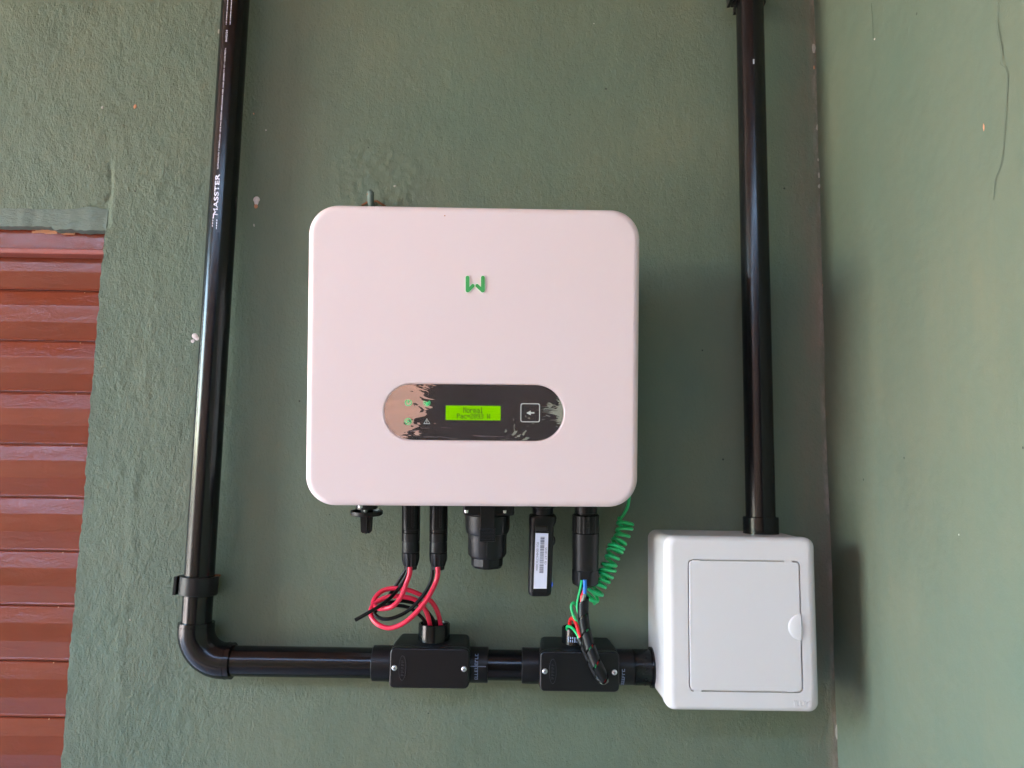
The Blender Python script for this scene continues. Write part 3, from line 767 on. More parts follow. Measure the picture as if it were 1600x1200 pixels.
dots('Normal', li(724, 640).x, li(755.5, 640).x, li(740, 636.5).z, li(740, 645).z)
dots('Pac=2093 W', li(714, 650).x, li(766.5, 650).x, li(740, 646.3).z, li(740, 654).z)
finish(bm, 'screen_text', M['lcd_dot'], disp, 0)
def ring2(bm, c, r0, r1, y, n=28, a0=0, a1=360):
    for k in range(n):
        a, b = rad(a0 + (a1 - a0) * k / n), rad(a0 + (a1 - a0) * (k + 1) / n)
        bm.faces.new([bm.verts.new((c.x + r * math.cos(t), y, c.z + r * math.sin(t))) for r, t in ((r0, a), (r1, a), (r1, b), (r0, b))])
def poly2(bm, pts, y): bm.faces.new([bm.verts.new((p[0], y, p[1])) for p in pts])
yi = -.0001
c = li(638, 629); bm = bmesh.new(); ring2(bm, c, .0027, .0036, yi, a0=120, a1=420); poly2(bm, [(c.x - .0006, c.z - .0004), (c.x + .0006, c.z - .0004), (c.x + .0006, c.z + .0032), (c.x - .0006, c.z + .0032)], yi); finish(bm, 'power_light', M['led_green'], disp, 0)
c = li(667, 629.5); bm = bmesh.new()
ring2(bm, c, .0030, .0036, yi, 10, -50, 50); ring2(bm, c, .0030, .0036, yi, 10, 130, 230); ring2(bm, c, .0016, .0022, yi, 10, -50, 50); ring2(bm, c, .0016, .0022, yi, 10, 130, 230)
poly2(bm, [(c.x - .0014, c.z - .0036), (c.x - .0005, c.z - .0036), (c.x + .0004, c.z + .0006), (c.x - .0004, c.z + .0006)], yi); poly2(bm, [(c.x + .0005, c.z - .0036), (c.x + .0014, c.z - .0036), (c.x + .0005, c.z + .0007), (c.x - .0003, c.z + .0007)], yi - .00002); ring2(bm, c, 0.0001, .0010, yi - .00004, 12); finish(bm, 'signal_light', M['led_green'], disp, 0)
c = li(637.5, 658.5); bm = bmesh.new(); ring2(bm, c, .0028, .0036, yi); poly2(bm, [(c.x - .0010, c.z - .0017), (c.x + .0018, c.z), (c.x - .0010, c.z + .0017)], yi); finish(bm, 'running_light', M['led_green'], disp, 0)
c = li(667, 658.5); bm = bmesh.new()
tri = [(0, .0032), (.0035, -.0026), (-.0035, -.0026)]
for k in range(3):
    p, q = Vector(tri[k]), Vector(tri[(k + 1) % 3]); pi_, qi = p * .80, q * .80
    poly2(bm, [(c.x + p.x, c.z + p.y), (c.x + q.x, c.z + q.y), (c.x + qi.x, c.z + qi.y), (c.x + pi_.x, c.z + pi_.y)], yi)
poly2(bm, [(c.x - .0003, c.z - .0006), (c.x + .0003, c.z - .0006), (c.x + .0003, c.z + .0014), (c.x - .0003, c.z + .0014)], yi); poly2(bm, [(c.x - .0003, c.z - .0016), (c.x + .0003, c.z - .0016), (c.x + .0003, c.z - .0010), (c.x - .0003, c.z - .0010)], yi)
finish(bm, 'warning_triangle', M['icon'], disp, 0)
c = li(828.5, 645); s_ = .0103; bm = bmesh.new()
loft(bm, [rrect(2 * s_, 2 * s_ * .97, .0022, .0003, 5, c.x, c.z), rrect(2 * s_, 2 * s_ * .97, .0022, -.0004, 5, c.x, c.z), rrect(2 * s_ - .0016, 2 * s_ * .97 - .0016, .0018, -.0004, 5, c.x, c.z), rrect(2 * s_ - .0016, 2 * s_ * .97 - .0016, .0018, .0003, 5, c.x, c.z)], False, False)
btn = finish(bm, 'button_frame', M['icon'], disp, 30)
bm = bmesh.new(); poly2(bm, [(c.x - .0042, c.z - .0002), (c.x + .0005, c.z + .0024), (c.x + .0005, c.z + .0008), (c.x + .0044, c.z + .0008), (c.x + .0044, c.z - .0008), (c.x + .0005, c.z - .0008), (c.x + .0005, c.z - .0026)], yi); finish(bm, 'arrow_mark', M['icon'], disp, 0)
# W logo
bm = bmesh.new(); bmr = bmesh.new()
def capsule(bm_, p, q, r, y0, y1):
    p, q = Vector((p.x, p.z)), Vector((q.x, q.z)); d = (q - p).normalized(); n_ = Vector((-d.y, d.x)); pts = []
    for k in range(9): a = PI / 2 - PI * k / 8 + PI; pts.append(p + (d * math.cos(PI / 2 + PI * k / 8 + 0) * r + n_ * math.sin(PI / 2 + PI * k / 8) * r))
    pts = [p + (n_ * math.cos(PI * k / 8) - d * math.sin(PI * k / 8)) * r for k in range(9)] + [q + (-n_ * math.cos(PI * k / 8) + d * math.sin(PI * k / 8)) * r for k in range(9)]
    loft(bm_, [[Vector((u.x, y0, u.y)) for u in pts], [Vector((u.x, y1, u.y)) for u in pts], [Vector((p.x + (u.x - p.x) * .999, y1, p.y + (u.y - p.y) * .999)) for u in pts]][:2])
segs = ((li(730.5, 434), li(730.5, 454)), (li(754.5, 434), li(754.5, 454)), (li(731.5, 454), li(739, 446.5)), (li(745.5, 446.5), li(754, 454.5)))
for k, (p, q) in enumerate(segs):
    capsule(bm, p, q, .0020 - .0002 * (k > 1), .0002, -.0010 - .00004 * k); capsule(bmr, p, q, .0026, .0002, -.0005 - .00003 * k)
lg = finish(bmr, 'logo_rim', M['logo_rim'], inv, 0); finish(bm, 'logo', M['logo'], inv, 0)
# specks on the cover
for (px, py) in ((695, 337),):
    bm = bmesh.new(); q = li(px, py); lathe(bm, [(.0009, -.0003), (.0006, .0003)], 8, o=Vector((q.x, 0, q.z)), axis=Vector((0, -1, 0))); finish(bm, 'speck', M['orange'], inv, 0)

# ------------------------------------------------------------------ what is plugged in underneath (inverter-local frames)
LY = .080
def hang(name, label, cat, px, ly=LY, group=None, z=-.150):
    q = li(px, 800, ly); return thing(name, label, cat, mat=MI @ T3((q.x, ly, z)), group=group), q
def zl_(px, py, ly=LY, z=-.150): return -(li(px, py, ly).z - z)      # distance below the hanging point
# rotary isolator switch: part of the inverter
sw_, q = None, li(573, 800, .055)
S0 = Vector((q.x, .055, -.146)); d_ = lambda py, ly=.055: -(li(573, py, ly).z + .146)
bm = bmesh.new(); R_ = .0178
z1_, z2_ = d_(797), d_(803)
lathe(bm, [(.0120, -.004), (.0120, z1_ - .002), (.0068, z1_ - .0005), (.0068, z2_ - .001), (R_ - .002, z2_ - .0012), (R_ - .0016, z1_ + .0005), (R_, z1_ + .0005), (R_, z2_), (R_ - .001, z2_ + .001), (.008, z2_ + .0012)], 48, o=S0)
swk = finish(bm, 'isolator_knob', M['black'], inv, 35)
bm = bmesh.new(); zb_ = d_(832.5)
for (w1, w2, y1_, y2_) in ((.0066, .0058, .0040, .0034), (.0022, .0019, .0082, .0070)):
    loft(bm, [[Vector((S0.x + sx * w1, S0.y + sy * y1_, S0.z - z2_)) for sx, sy in ((-1, -1), (1, -1), (1, 1), (-1, 1))], [Vector((S0.x + sx * w2, S0.y + sy * y2_, S0.z - zb_ + .002)) for sx, sy in ((-1, -1), (1, -1), (1, 1), (-1, 1))], [Vector((S0.x + sx * w2 * .7, S0.y + sy * y2_ * .8, S0.z - zb_)) for sx, sy in ((-1, -1), (1, -1), (1, 1), (-1, 1))]])
finish(bm, 'knob_grip', M['black'], inv, 30)
for (px, py, ly) in ((571.5, 798, .045), (563, 791.5, .035)):
    bm = bmesh.new(); q = li(px, py, ly); lathe(bm, [(.0026, -.001), (.0024, .0012), (.001, .002)], 16, o=q); finish(bm, 'screw', M['steel'], inv, 50)

# solar connectors
def solar_connector():
    t, q = hang('solar_connector', '', 'connector', 642.5, group='black solar connectors with red cables')
    z = lambda py: zl_(642, py)
    bm = bmesh.new()
    loft(bm, [rrect2(a, b, c_, s) for (a, b, c_, s) in ((.0186, .0180, .0070, -.006), (.0186, .0180, .0070, z(826)), (.0172, .0166, .0065, z(827)), (.0172, .0166, .0065, z(831)), (.0190, .0182, .0075, z(832)), (.0190, .0182, .0080, z(848)))])
    body = finish(bm, 'plug_body', M['black'], t, 30)
    for sx in (-1, 1):
        bm = bmesh.new(); box(bm, (sx * .0093 - .0010, -.0040, -z(845)), (sx * .0093 + .0010, .0040, .004), .0004); box(bm, (sx * .0030 - .0014, -.0100, -z(822)), (sx * .0030 + .0014, -.0080, .004), .0004); finish(bm, 'latch_arm', M['black'], t, 30)
    bm = bmesh.new(); lathe(bm, [(.0094, z(848) - .002), (.0102, z(848)), (.0104, z(861)), (.0096, z(862))], 36); finish(bm, 'sleeve', M['black'], t, 30)
    bm = bmesh.new(); lathe(bm, [(.0094, z(862)), (.0104, z(863)), (.0102, z(874)), (.0084, z(883)), (.0074, z(884)), (.0072, z(889)), (.003, z(889.4))], 60, rf=lambda r, s, a: r * (1 - (.07 if (math.cos(a * 12) > .25 and z(864) < s < z(883.5)) else 0)))
    finish(bm, 'cable_nut', M['black'], t, 20)
    return t
def rrect2(w_, h_, r, s, seg=4):
    P = rrect(w_, h_, r, 0, seg); return [Vector((p.x, p.z, -s)) for p in P]
c1 = solar_connector(); c1['label'] = 'left one of the two slim black plugs holding red cables'
q2 = li(685.5, 800, LY); c2 = dup(c1, 'right one of the two slim black plugs holding red cables', MI @ T3((q2.x, LY, -.150)))

# capped round battery port
bp, q = hang('port_cap', 'wide round black capped connector with ribbed latch under the middle of the inverter', 'connector', 762, ly=.070)
z = lambda py, ly=.07: zl_(762, py, ly)
bm = bmesh.new(); box(bm, (-.0275, -.024, -z(801)), (.0300, .026, .006), .003, 3); finish(bm, 'flange', M['black'], bp, 30)
bm = bmesh.new(); lathe(bm, [(.0240, 0), (.0240, z(802)), (.0255, z(803)), (.0255, z(824)), (.0242, z(831)), (.0228, z(832)), (.0222, z(836)), (.0222, z(864)), (.0200, z(869)), (.0185, z(869.5))], 56); finish(bm, 'barrel', M['black'], bp, 32)
bm = bmesh.new(); lathe(bm, [(.0188, z(869)), (.0188, z(881)), (.0168, z(885)), (.0085, z(886.5)), (.005, z(886.5))], 48, rf=lambda r, s, a: r * (1 - .045 * (math.cos(a * 6) > .0)) if r > .016 else r); finish(bm, 'end_nut', M['black'], bp, 20)
bm = bmesh.new(); lathe(bm, [(.0052, z(884)), (.0052, z(888))], 24); finish(bm, 'seal', M['seal'], bp, 30)
bm = bmesh.new(); box(bm, (-.0080, -.0295, -z(826, .045)), (.0080, -.022, .004), .0008); finish(bm, 'latch_strip', M['black'], bp, 30)
bm = bmesh.new(); za_, zb_ = z(825, .045), z(845, .045); box(bm, (-.0088, -.0310, -zb_), (.0088, -.0215, -za_), .0012)
for k in range(8): zz_ = -za_ - (zb_ - za_) * (k + .8) / 9.2; box(bm, (-.0082, -.0317, zz_ - .0005), (.0082, -.0305, zz_ + .0005), .0002)
finish(bm, 'latch_grip', M['black'], bp, 30)
for k in (-1, 0, 1, 2, 3):
    pass
for (sx, sy) in ((-.0235, -.0215), (.0190, -.0215), (.0275, -.010)):
    bm = bmesh.new(); lathe(bm, [(.0032, 0), (.0030, .0030), (.0014, .0038)], 16, o=Vector((sx, sy, -z(796.5, .05)))); finish(bm, 'screw', M['steel'], bp, 50)
bm = bmesh.new()
for k in range(3):
    a = rad(-150 + 60 * k); n_ = Vector((math.cos(a), math.sin(a), 0))
    lathe(bm, [(.0006, 0), (.0006, z(864) - z(838))], 8, o=n_ * .0222 + Vector((0, 0, -z(838))))
finish(bm, 'rib', M['black'], bp, 30)

# data stick with sticker
ds, q = hang('data_stick', 'flat black data stick with white barcode sticker and small blue light', 'data logger', 848, ly=.070)
z = lambda py, ly=.055: zl_(848, py, ly)
bm = bmesh.new(); lathe(bm, [(.0150, -.004), (.0150, z(795)), (.0120, z(796)), (.0118, z(806)), (.0135, z(807)), (.0135, z(812))], 40); finish(bm, 'neck', M['black'], ds, 30)
bm = bmesh.new(); loft(bm, [[p + Vector((dx_, 0, 0)) for p in rrect2(a, b, c_, s, 5)] for (a, b, c_, s, dx_) in ((.0290, .0250, .006, z(808), 0), (.0315, .0265, .007, z(811), 0), (.0305, .0265, .007, z(818), -.0005), (.0278, .0250, .006, z(824), -.0014), (.0265, .0240, .006, z(926), -.0028), (.0255, .0232, .006, z(931), -.0028), (.0225, .021, .005, z(933.5), -.0028))])
finish(bm, 'stick_body', M['black'], ds, 28)
FR = -.0150
bm = bmesh.new()
wpx = lambda px, py, ly=.070 - .015: li(px, py, ly) - Vector((li(848, 800, .070).x, 0, -.150))
A = [wpx(*p) for p in ((836.5, 829.5), (857.5, 831), (854.5, 926), (832.5, 926))]
yf = -.0142
loft(bm, [[Vector((p.x, -.0115, p.z)) for p in A], [Vector((p.x + s_ * .0, yf, p.z)) for p in A]]); finish(bm, 'face_plate', M['cover'], ds, 30)
A = [wpx(*p) for p in ((836.8, 833), (856.8, 833.5), (854.2, 920), (833.8, 920))]
bm = bmesh.new(); loft(bm, [[Vector((p.x, yf + .0005, p.z)) for p in A], [Vector((p.x, yf - .0002, p.z)) for p in A]]); st = finish(bm, 'sticker', M['sticker'], ds, 0)
up = (A[0] - A[3]); lat = (A[1] - A[0]); org = A[3]
def S(u, v): p = org + up * u + lat * v; return Vector((p.x, yf - .00035, p.z))     # u from bottom to top 0..1, v left to right
bm = bmesh.new(); u = .285; rs = random.Random(11)
while u < .93:
    b = rs.choice((.004, .006, .010, .014)); bm.faces.new([bm.verts.new(S(*k)) for k in ((u, .40), (u, .72), (u + b, .72), (u + b, .40))]); u += b + rs.choice((.004, .006, .009))
for body, v0, hh, u0, u1 in (('7D1100484C72C0004', .20, .17, .33, .84), ('WIFI RT ID', .86, .16, .44, .75)):
    vs, fs = text_geo(body, 1.0, align='LEFT'); xa, xb = min(v.x for v in vs), max(v.x for v in vs); ya, yb = min(v.y for v in vs), max(v.y for v in vs)
    add_geo(bm, vs, fs, lambda v: S(u1 - (v.x - xa) / (xb - xa) * (u1 - u0), v0 + ((v.y - ya) / (yb - ya) - .5) * hh))
finish(bm, 'barcode', M['ink'], st, 0)
bm = bmesh.new(); q = wpx(846, 826); box(bm, (q.x - .007, -.0150, q.z - .0028), (q.x + .007, -.011, q.z + .0028), .0012); finish(bm, 'button', M['rubber'], ds, 30)
bm = bmesh.new(); q = wpx(866.5, 845, .07); bmesh.ops.create_uvsphere(bm, u_segments=14, v_segments=8, radius=.0042, matrix=T3((q.x - .0012, .002, q.z)) @ Matrix.Diagonal((.55, .9, 1.3, 1))); finish(bm, 'side_button', M['rubber'], ds, 60)
bm = bmesh.new(); q = wpx(861.8, 912, .07); bmesh.ops.create_uvsphere(bm, u_segments=14, v_segments=8, radius=.0028, matrix=T3((q.x - .0004, -.003, q.z)) @ Matrix.Diagonal((.5, .8, 1.1, 1))); finish(bm, 'blue_light', M['led_blue'], ds, 60)

# AC plug
ac, q = hang('mains_plug', 'long round black screw connector above the spiral wrapped wires', 'connector', 915.5, ly=.075)
z = lambda py, ly=.075: zl_(915, py, ly)
bm = bmesh.new(); lathe(bm, [(.0130, -.004), (.0130, z(800)), (.0118, z(801)), (.0118, z(805))], 40); finish(bm, 'neck', M['black'], ac, 30)
bm = bmesh.new(); lathe(bm, [(.0135, z(803)), (.0155, z(804.5)), (.0158, z(830)), (.0150, z(831))], 96, rf=lambda r, s, a: r * (1 - .04 * (math.cos(a * 16) > .3))); finish(bm, 'locking_ring', M['black'], ac, 15)
bm = bmesh.new(); lathe(bm, [(.0148, z(831)), (.0156, z(832)), (.0156, z(857)), (.0152, z(858)), (.0152, z(888)), (.0146, z(889))], 64); finish(bm, 'barrel', M['black'], ac, 30)
bm = bmesh.new(); lathe(bm, [(.0150, z(888)), (.0163, z(890)), (.0163, z(904)), (.0150, z(911)), (.0115, z(914.5)), (.006, z(914.8))], 64, rf=lambda r, s, a: min(r, .0163 * .945 / max(abs(math.cos(((a + .26) % (PI / 4)) - PI / 8)), .5) * 1.0)); finish(bm, 'end_nut', M['black'], ac, 22)
bm = bmesh.new(); q = Vector((.0006, 0, -z(817)));
for (a, b) in ((-.0018, -.0010), (.0010, .0018)): box(bm, (q.x + a, -.0163, q.z - .0032), (q.x + b, -.0152, q.z + .0032))
for (a, b) in ((-.0032, -.0024), (.0024, .0032)): box(bm, (q.x - .0010, -.0163, q.z + a), (q.x + .0010, -.0152, q.z + b))
finish(bm, 'lock_mark', M['rubber'], ac, 0)

# ================================================================== cables
def cable(name, pts, r, mat, label, cat='cable', group=None, sub=10):
    P = [at(px, py, d) for px, py, d in pts]; o0 = P[0].copy(); P = smooth_path([p - o0 for p in P], sub)
    bm = bmesh.new(); tube(bm, P, r, 14); o = finish(bm, name, mat, None, 60); o.location = o0; return tag(o, label, cat, group)
dC = .072
cable('red_cable', [(641, 886, dC), (640, 897, dC), (635, 911, dC), (627, 932, dC + .004), (614, 947, dC + .006), (600, 951, dC), (590, 950, .060), (583, 944, .050), (587, 933, .044), (598, 923, .040), (616, 919, .038), (635, 921, .038), (654, 928, .036), (672, 938, .034), (682, 952, .031), (688, 972, .028), (689, 990, .027)],
      .0027, M['cred'], 'red cable hanging from the left plug and looping behind into the spout')
cable('red_cable', [(684, 886, dC), (684, 898, dC), (680, 912, dC), (668, 935, dC + .006), (654, 953, dC + .008), (635, 971, dC + .008), (612, 981, dC + .004), (593, 977, dC), (581, 965, .064), (580, 951, .056), (590, 940, .050), (610, 932, .046), (633, 933, .044), (650, 938, .042), (664, 952, .038), (671, 972, .034), (673, 990, .032)],
      .0027, M['cred'], 'red cable hanging from the right plug in the widest front loop')
cable('black_cable', [(644, 874, .052), (635, 898, .050), (622, 921, .052), (602, 941, .070), (578, 956, .080), (555, 969, .082)], .0021, M['cblk'], 'black cable end pointing left across the red loops')
cable('black_cable', [(677, 880, .052), (674, 905, .050), (666, 923, .052), (654, 939, .054), (638, 954, .054), (616, 965, .054), (598, 967, .052), (586, 960, .048), (590, 952, .042), (604, 947, .038), (622, 946, .034), (640, 950, .030), (655, 961, .028), (664, 972, .026), (667, 990, .026)],
      .0021, M['cblk'], 'black cable curving down behind the right red cable')
cable('black_cable', [(646, 872, .040), (628, 900, .038), (612, 925, .036), (603, 938, .032), (612, 941, .030), (628, 939, .028), (645, 942, .026), (662, 950, .024), (674, 964, .022), (680, 976, .022), (682, 990, .024)],
      .0021, M['cblk'], 'rearmost black cable arching over into the spout between the red cables')
# coiled green earth wire
def coil():
    ctr = [(978, 812, .030), (973, 835, .034), (963, 855, .038), (953, 880, .042), (946, 900, .044), (936, 916, .046), (929, 928, .046), (921, 938, .044)]
    cp_ = smooth_path([at(*c_) for c_ in ctr], 40); fr = frames(cp_); L_ = [0]
    for a, b in zip(cp_, cp_[1:]): L_.append(L_[-1] + (b - a).length)
    turns = 14.5; pts = []
    lead = [at(984, 770, .035), at(981, 790, .032), at(975, 803, .030), at(968, 812, .028)]
    # two reference axes: sideways in the picture and towards the viewer
    for i in range(0, len(cp_)):
        n_ = 4
        for s in range(n_):
            if i == len(cp_) - 1 and s: break
            f_ = s / n_; j = min(i + 1, len(cp_) - 1)
            p = cp_[i].lerp(cp_[j], f_); l_ = L_[i] + (L_[j] - L_[i]) * f_
            t = fr[i][2]; side = Vector((0, -1, 0)).cross(t).normalized(); fwd = t.cross(side).normalized()
            k = l_ / L_[-1]; R = .0084 - .0012 * k + .0007 * math.sin(k * 23)
            a = 2 * PI * turns * (k + .012 * math.sin(k * 19)) + PI
            pts.append(p + side * R * math.cos(a) + fwd * R * math.sin(a) + t * .0010 * math.sin(k * 61))
    tail = [at(912, 944, .040), at(903, 952, .046), at(900, 935, .052), at(903, 922, .056), at(907, 905, .064)]
    P = smooth_path(lead, 6)[:-1] + pts
    o0 = P[0].copy(); P = [p - o0 for p in P]
    bm = bmesh.new(); tube(bm, P, .0020, 10); o = finish(bm, 'coiled_wire', M['cgrn'], None, 60); o.location = o0
    return tag(o, 'bright green wire wound in a long coil under the right corner of the inverter', 'wire')
coil()
cable('green_wire', [(909, 906, .064), (907, 920, .060), (904, 933, .056), (902, 945, .054), (903, 955, .054), (908, 962, .056)], .0016, M['cgrn'], 'green wire coming out of the mains plug beside the blue wire', 'wire')
cable('green_wire', [(903, 950, .040), (897, 942, .044), (893, 946, .046), (894, 956, .048), (898, 966, .050), (905, 978, .052), (912, 990, .052)], .0017, M['cgrn'], 'green wire bent in a small arch left of the spiral wrap', 'wire')
cable('blue_wire', [(914, 906, .066), (914, 918, .066), (913, 930, .066), (911, 945, .064)], .0022, M['cblu'], 'short blue wire between the mains plug and the spiral wrap', 'wire')
cable('red_wire', [(891, 990, .030), (890, 978, .034), (891, 969, .038), (895, 966, .044), (899, 971, .050), (903, 983, .056), (907, 996, .062), (910, 1004, .064)], .0022, M['wred'], 'thin red wire arching out of the narrow spout', 'wire')
cable('green_wire', [(888, 990, .034), (886, 980, .040), (890, 979, .046), (896, 983, .052), (902, 991, .058), (906, 1000, .062)], .0017, M['cgrn'], 'green wire bending out of the narrow spout in front of the box', 'wire')
# spiral-wrapped bundle
def bundle():
    main = [(913, 921, .064), (912, 932, .066), (911, 945, .068), (911, 960, .070), (913, 978, .072), (917, 995, .076), (922, 1012, .080), (929, 1031, .084), (937, 1048, .086), (944, 1059, .084), (946, 1064, .080), (942, 1066, .076), (937, 1061, .072), (928, 1045, .070), (919, 1026, .068), (911, 1008, .066), (906, 998, .062)]
    P = [at(*c_) for c_ in main]; o0 = P[0].copy()
    t = thing('wrapped_wires', 'bundle of wires in black spiral wrap looping in front of the second junction box', 'wire bundle', o0)
    P = smooth_path([p - o0 for p in P], 22); fr = frames(P); n = len(P)
    def rad_(i): k = i / (n - 1); return (.0058 - .0012 * max(0, (k - .45) / .3) if k < .62 else .0038) * min(1, .45 + k * 9)
    for j, (nm, mt) in enumerate((('red_core', 'wred'), ('green_core', 'cgrn'), ('black_core', 'cblk'), ('grey_core', 'cgry'))):
        Q = []
        for i, (p, (u, v, tt)) in enumerate(zip(P, fr)):
            a = 2 * PI * (j / 4) + i * .03; rr = rad_(i) * .30; Q.append(p + (u * math.cos(a) + v * math.sin(a)) * rr)
        bm = bmesh.new(); tube(bm, Q, lambda i, n_: rad_(i) * .37, 8); finish(bm, nm, M[mt], t, 60)
    # ribbon
    bm = bmesh.new(); fine = []
    for i in range(n - 1):
        for s in range(3):
            f_ = s / 3; fine.append((P[i].lerp(P[i + 1], f_), fr[i], rad_(i) + (rad_(i + 1) - rad_(i)) * f_))
    Ls = [0]
    for a, b in zip(fine, fine[1:]): Ls.append(Ls[-1] + (b[0] - a[0]).length)
    step = .0175; wd = .0153; seg = 26; tot = int(Ls[-1] / step * seg)
    Lar = np.array(Ls)
    def pos(l_, a, dr):
        l_ = min(max(l_, 0), Ls[-1] - 1e-6); i = int(np.searchsorted(Lar, l_, 'right') - 1); i = min(i, len(fine) - 2); f_ = (l_ - Ls[i]) / max(Ls[i + 1] - Ls[i], 1e-9)
        p = fine[i][0].lerp(fine[i + 1][0], f_); u, v, tt = fine[i][1]; r = fine[i][2] + (fine[i + 1][2] - fine[i][2]) * f_
        return p + (u * math.cos(a) + v * math.sin(a)) * (r + dr)
    rings = []
    for k in range(tot + 1):
        a = 2 * PI * k / seg + .9; l_ = k / seg * step
        rings.append([pos(l_, a, -.0004), pos(l_, a, .0004), pos(l_ + wd, a, .0004), pos(l_ + wd, a, -.0004)])
    loft(bm, rings); finish(bm, 'spiral_wrap', M['cblk'], t, 50)
    return t
bundle()

# ================================================================== small things on the wall
hk = thing('wall_hook', 'stub of a green painted hook with rusty tip above the inverter', 'hook', on_wall(583, 330))
o0 = hk.location
bm = bmesh.new(); P = [Vector((0, .01, .004)), Vector((0, -.012, .004)), Vector((.0002, -.020, .008)), Vector((.0004, -.022, .016)), Vector((-.0002, -.021, at(584, 302, .021).z - o0.z - .002))]
tube(bm, smooth_path(P, 5), .0042, 12); finish(bm, 'stub', M['hook'], hk, 50)
bm = bmesh.new(); q = P[-1]; bmesh.ops.create_uvsphere(bm, u_segments=12, v_segments=8, radius=.0045, matrix=T3(q) @ Matrix.Diagonal((1, 1, .6, 1))); finish(bm, 'rusty_tip', M['rust'], hk, 60)
bm = bmesh.new(); q1, q2_ = on_wall(566, 322, .002) - o0, on_wall(576, 317, .004) - o0; q3, q4 = on_wall(590, 316, .004) - o0, on_wall(603, 324, .002) - o0
tube(bm, [q1, q2_, q3, q4], .0014, 8); finish(bm, 'rusty_wire', M['rust'], hk, 50)
wp = thing('wall_plug', 'small white filler blob over a drill hole left of the inverter', 'wall plug', on_wall(401, 313))
bm = bmesh.new(); bmesh.ops.create_uvsphere(bm, u_segments=16, v_segments=10, radius=.0044, matrix=T3((0, 0, 0)) @ Matrix.Diagonal((1, .6, 1.15, 1)))
for v in bm.verts: 
    if v.co.z < -.001: v.co.x *= .72; v.co.z *= 1.45
finish(bm, 'filler', M['plug'], wp, 60)
bm = bmesh.new(); bmesh.ops.create_uvsphere(bm, u_segments=12, v_segments=8, radius=.0024, matrix=T3((0, -.001, -.0085)) @ Matrix.Diagonal((1, .6, 1.2, 1))); finish(bm, 'orange_crumb', M['orange'], wp, 60)
wp2 = thing('plaster_chip', 'bare pinkish chip in the render just left of the lettered conduit', 'wall chip', on_wall(303, 527))
bm = bmesh.new()
for (dx_, dz_, r_) in ((0, .002, .0042), (.003, -.001, .0030), (-.002, -.0045, .0026)):
    bmesh.ops.create_uvsphere(bm, u_segments=9, v_segments=6, radius=r_, matrix=T3((dx_, 0, dz_)) @ Matrix.Diagonal((1, .3, .9, 1)))
for v in bm.verts: v.co += Vector((random.uniform(-1, 1), 0, random.uniform(-1, 1))) * .0005
finish(bm, 'crumb', M['plug'], wp2, 30)

# ================================================================== unseen surroundings, partly added to shade the porch and fill the reflections
fw = quad_box('added_front_wall', (-4.8, -2.8, FLOOR - .12), (CORNER + 2.6, -2.62, 1.195), mk_var('pinkish_render', (0.26, 0.17, 0.13, 1), (0.32, 0.21, 0.16, 1), 2.0))  # out of view; added to keep frontal light off the back wall
tag(fw, 'unseen pinkish wall added opposite to block light from the front', 'wall')
gd = thing('added_gate', 'unseen wide dark gate added opposite to darken the display reflection', 'gate', (1.12, -2.62, FLOOR))  # invented, out of view; gives the display film its dark reflection
bm = bmesh.new(); box(bm, (-1.4, .002, .0), (1.4, .045, 2.35), .003); finish(bm, 'leaf', plain('added_gate_wood', (0.003, 0.0026, 0.0025, 1), .8, spec=.05, bump=.001, bscale=40), gd, 30)
for (x0, x1, z0, z1) in [(a, a + .58, b, c_) for a in (-1.3, -.64, .06, .72) for b, c_ in ((.15, 1.0), (1.15, 2.2))]:
    bm = bmesh.new(); box(bm, (x0, .046, z0), (x1, .060, z1), .006); finish(bm, 'door_panel', bpy.data.materials['added_gate_wood'], gd, 30)
bm = bmesh.new(); bmesh.ops.create_uvsphere(bm, u_segments=16, v_segments=10, radius=.028, matrix=T3((.0, .075, 1.05))); finish(bm, 'door_knob', M['steel'], gd, 60)
def added_end_wall():  # added wall, out of view; its opening narrows the light from the left
    bm = bmesh.new(); x0, x1 = YARD_X, YARD_X + .14
    for (y0, y1, z0, z1) in ((-.42, -.012, FLOOR, CEIL), (-2.6, -1.95, FLOOR, CEIL), (-1.95, -.42, .98, CEIL)):
        box(bm, (x0, y0, z0), (x1, y1, z1))
    return structure(finish(bm, 'added_end_wall', bpy.data.materials['pinkish_render'], None, 0))
added_end_wall()
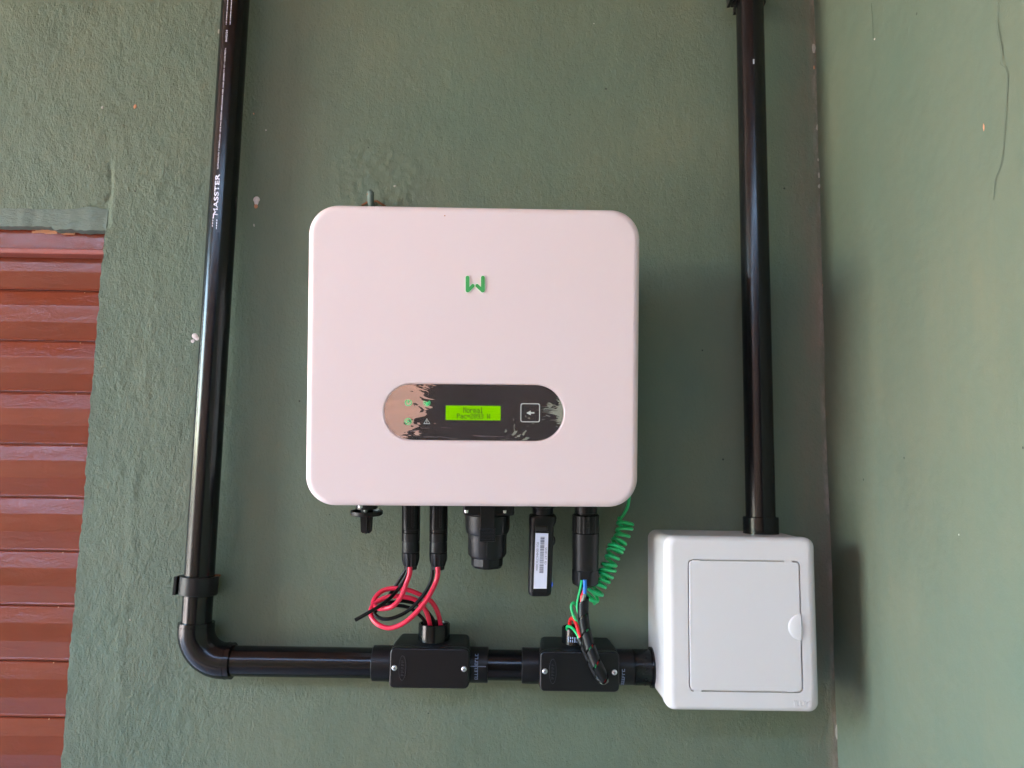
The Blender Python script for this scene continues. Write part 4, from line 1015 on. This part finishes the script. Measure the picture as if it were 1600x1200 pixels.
def hedge(name, x0, x1, y0, y1, h, n, label):
    bm = bmesh.new(); rs = random.Random(5)
    for k in range(n):
        c_ = Vector((rs.uniform(x0, x1), rs.uniform(y0, y1), FLOOR - .1 + h * rs.random() ** .7)); s_ = rs.uniform(.06, .14)
        q = Quaternion((rs.uniform(-1, 1), rs.uniform(-1, 1), rs.uniform(-1, 1)), rs.uniform(0, 6)) if True else None
        q.normalize(); pts = [Vector((-s_, 0, 0)), Vector((0, -s_ * .5, .02)), Vector((s_, 0, 0)), Vector((0, s_ * .5, .02))]
        bm.faces.new([bm.verts.new(c_ + q @ p) for p in pts])
    o = finish(bm, name, mk_var('leaf_green', (0.05, 0.09, 0.025, 1), (0.09, 0.13, 0.04, 1), 3, .6), None, 0)
    o['kind'] = 'stuff'; return tag(o, label, 'hedge')
hedge('hedge', -11.5, -10.3, -9, 3, 1.9, 5000, 'dense green hedge beyond the yard')
hs = []
def shrub(x, y, h, label, seed):  # added out of view to put green and dark streaks into the reflections
    t = thing('added_shrub', label, 'plant', (x, y, FLOOR))
    bm = bmesh.new(); lathe(bm, [(.10, 0), (.16, .28), (.175, .28), (.175, .31), (.15, .31), (.14, .26)], 28, axis=Vector((0, 0, 1))); finish(bm, 'pot', M['orange'], t, 40)
    bm = bmesh.new(); rs = random.Random(seed)
    for k in range(5):
        a = rs.uniform(0, 6.3); tube(bm, smooth_path([Vector((0, 0, .2)), Vector((.05 * math.cos(a), .05 * math.sin(a), h * .4)), Vector((.14 * math.cos(a), .14 * math.sin(a), h * .85))], 4), .009, 6)
    finish(bm, 'stem', M['rust'], t, 60)
    bm = bmesh.new()
    for k in range(420):
        a, r_, z_ = rs.uniform(0, 6.3), .30 * rs.random() ** .5, rs.uniform(.45, h); c_ = Vector((r_ * math.cos(a), r_ * math.sin(a), z_)); q = Quaternion((rs.gauss(0, 1), rs.gauss(0, 1), rs.gauss(0, 1), rs.gauss(0, 1))); q.normalize(); w_ = rs.uniform(.04, .08)
        bm.faces.new([bm.verts.new(c_ + q @ p) for p in (Vector((-w_, 0, 0)), Vector((0, -w_ * .35, .006)), Vector((w_, 0, 0)), Vector((0, w_ * .35, .006)))])
    f = finish(bm, 'foliage', bpy.data.materials['leaf_green'], t, 0); f['kind'] = 'stuff'
shrub(-.95, -2.25, 1.45, 'unseen leafy shrub in a pot, added for streaks in the display reflection, nearer the gate', 1)
shrub(-2.1, -2.28, 1.15, 'unseen lower shrub in a pot, added for streaks in the display reflection, farther from the gate', 2)
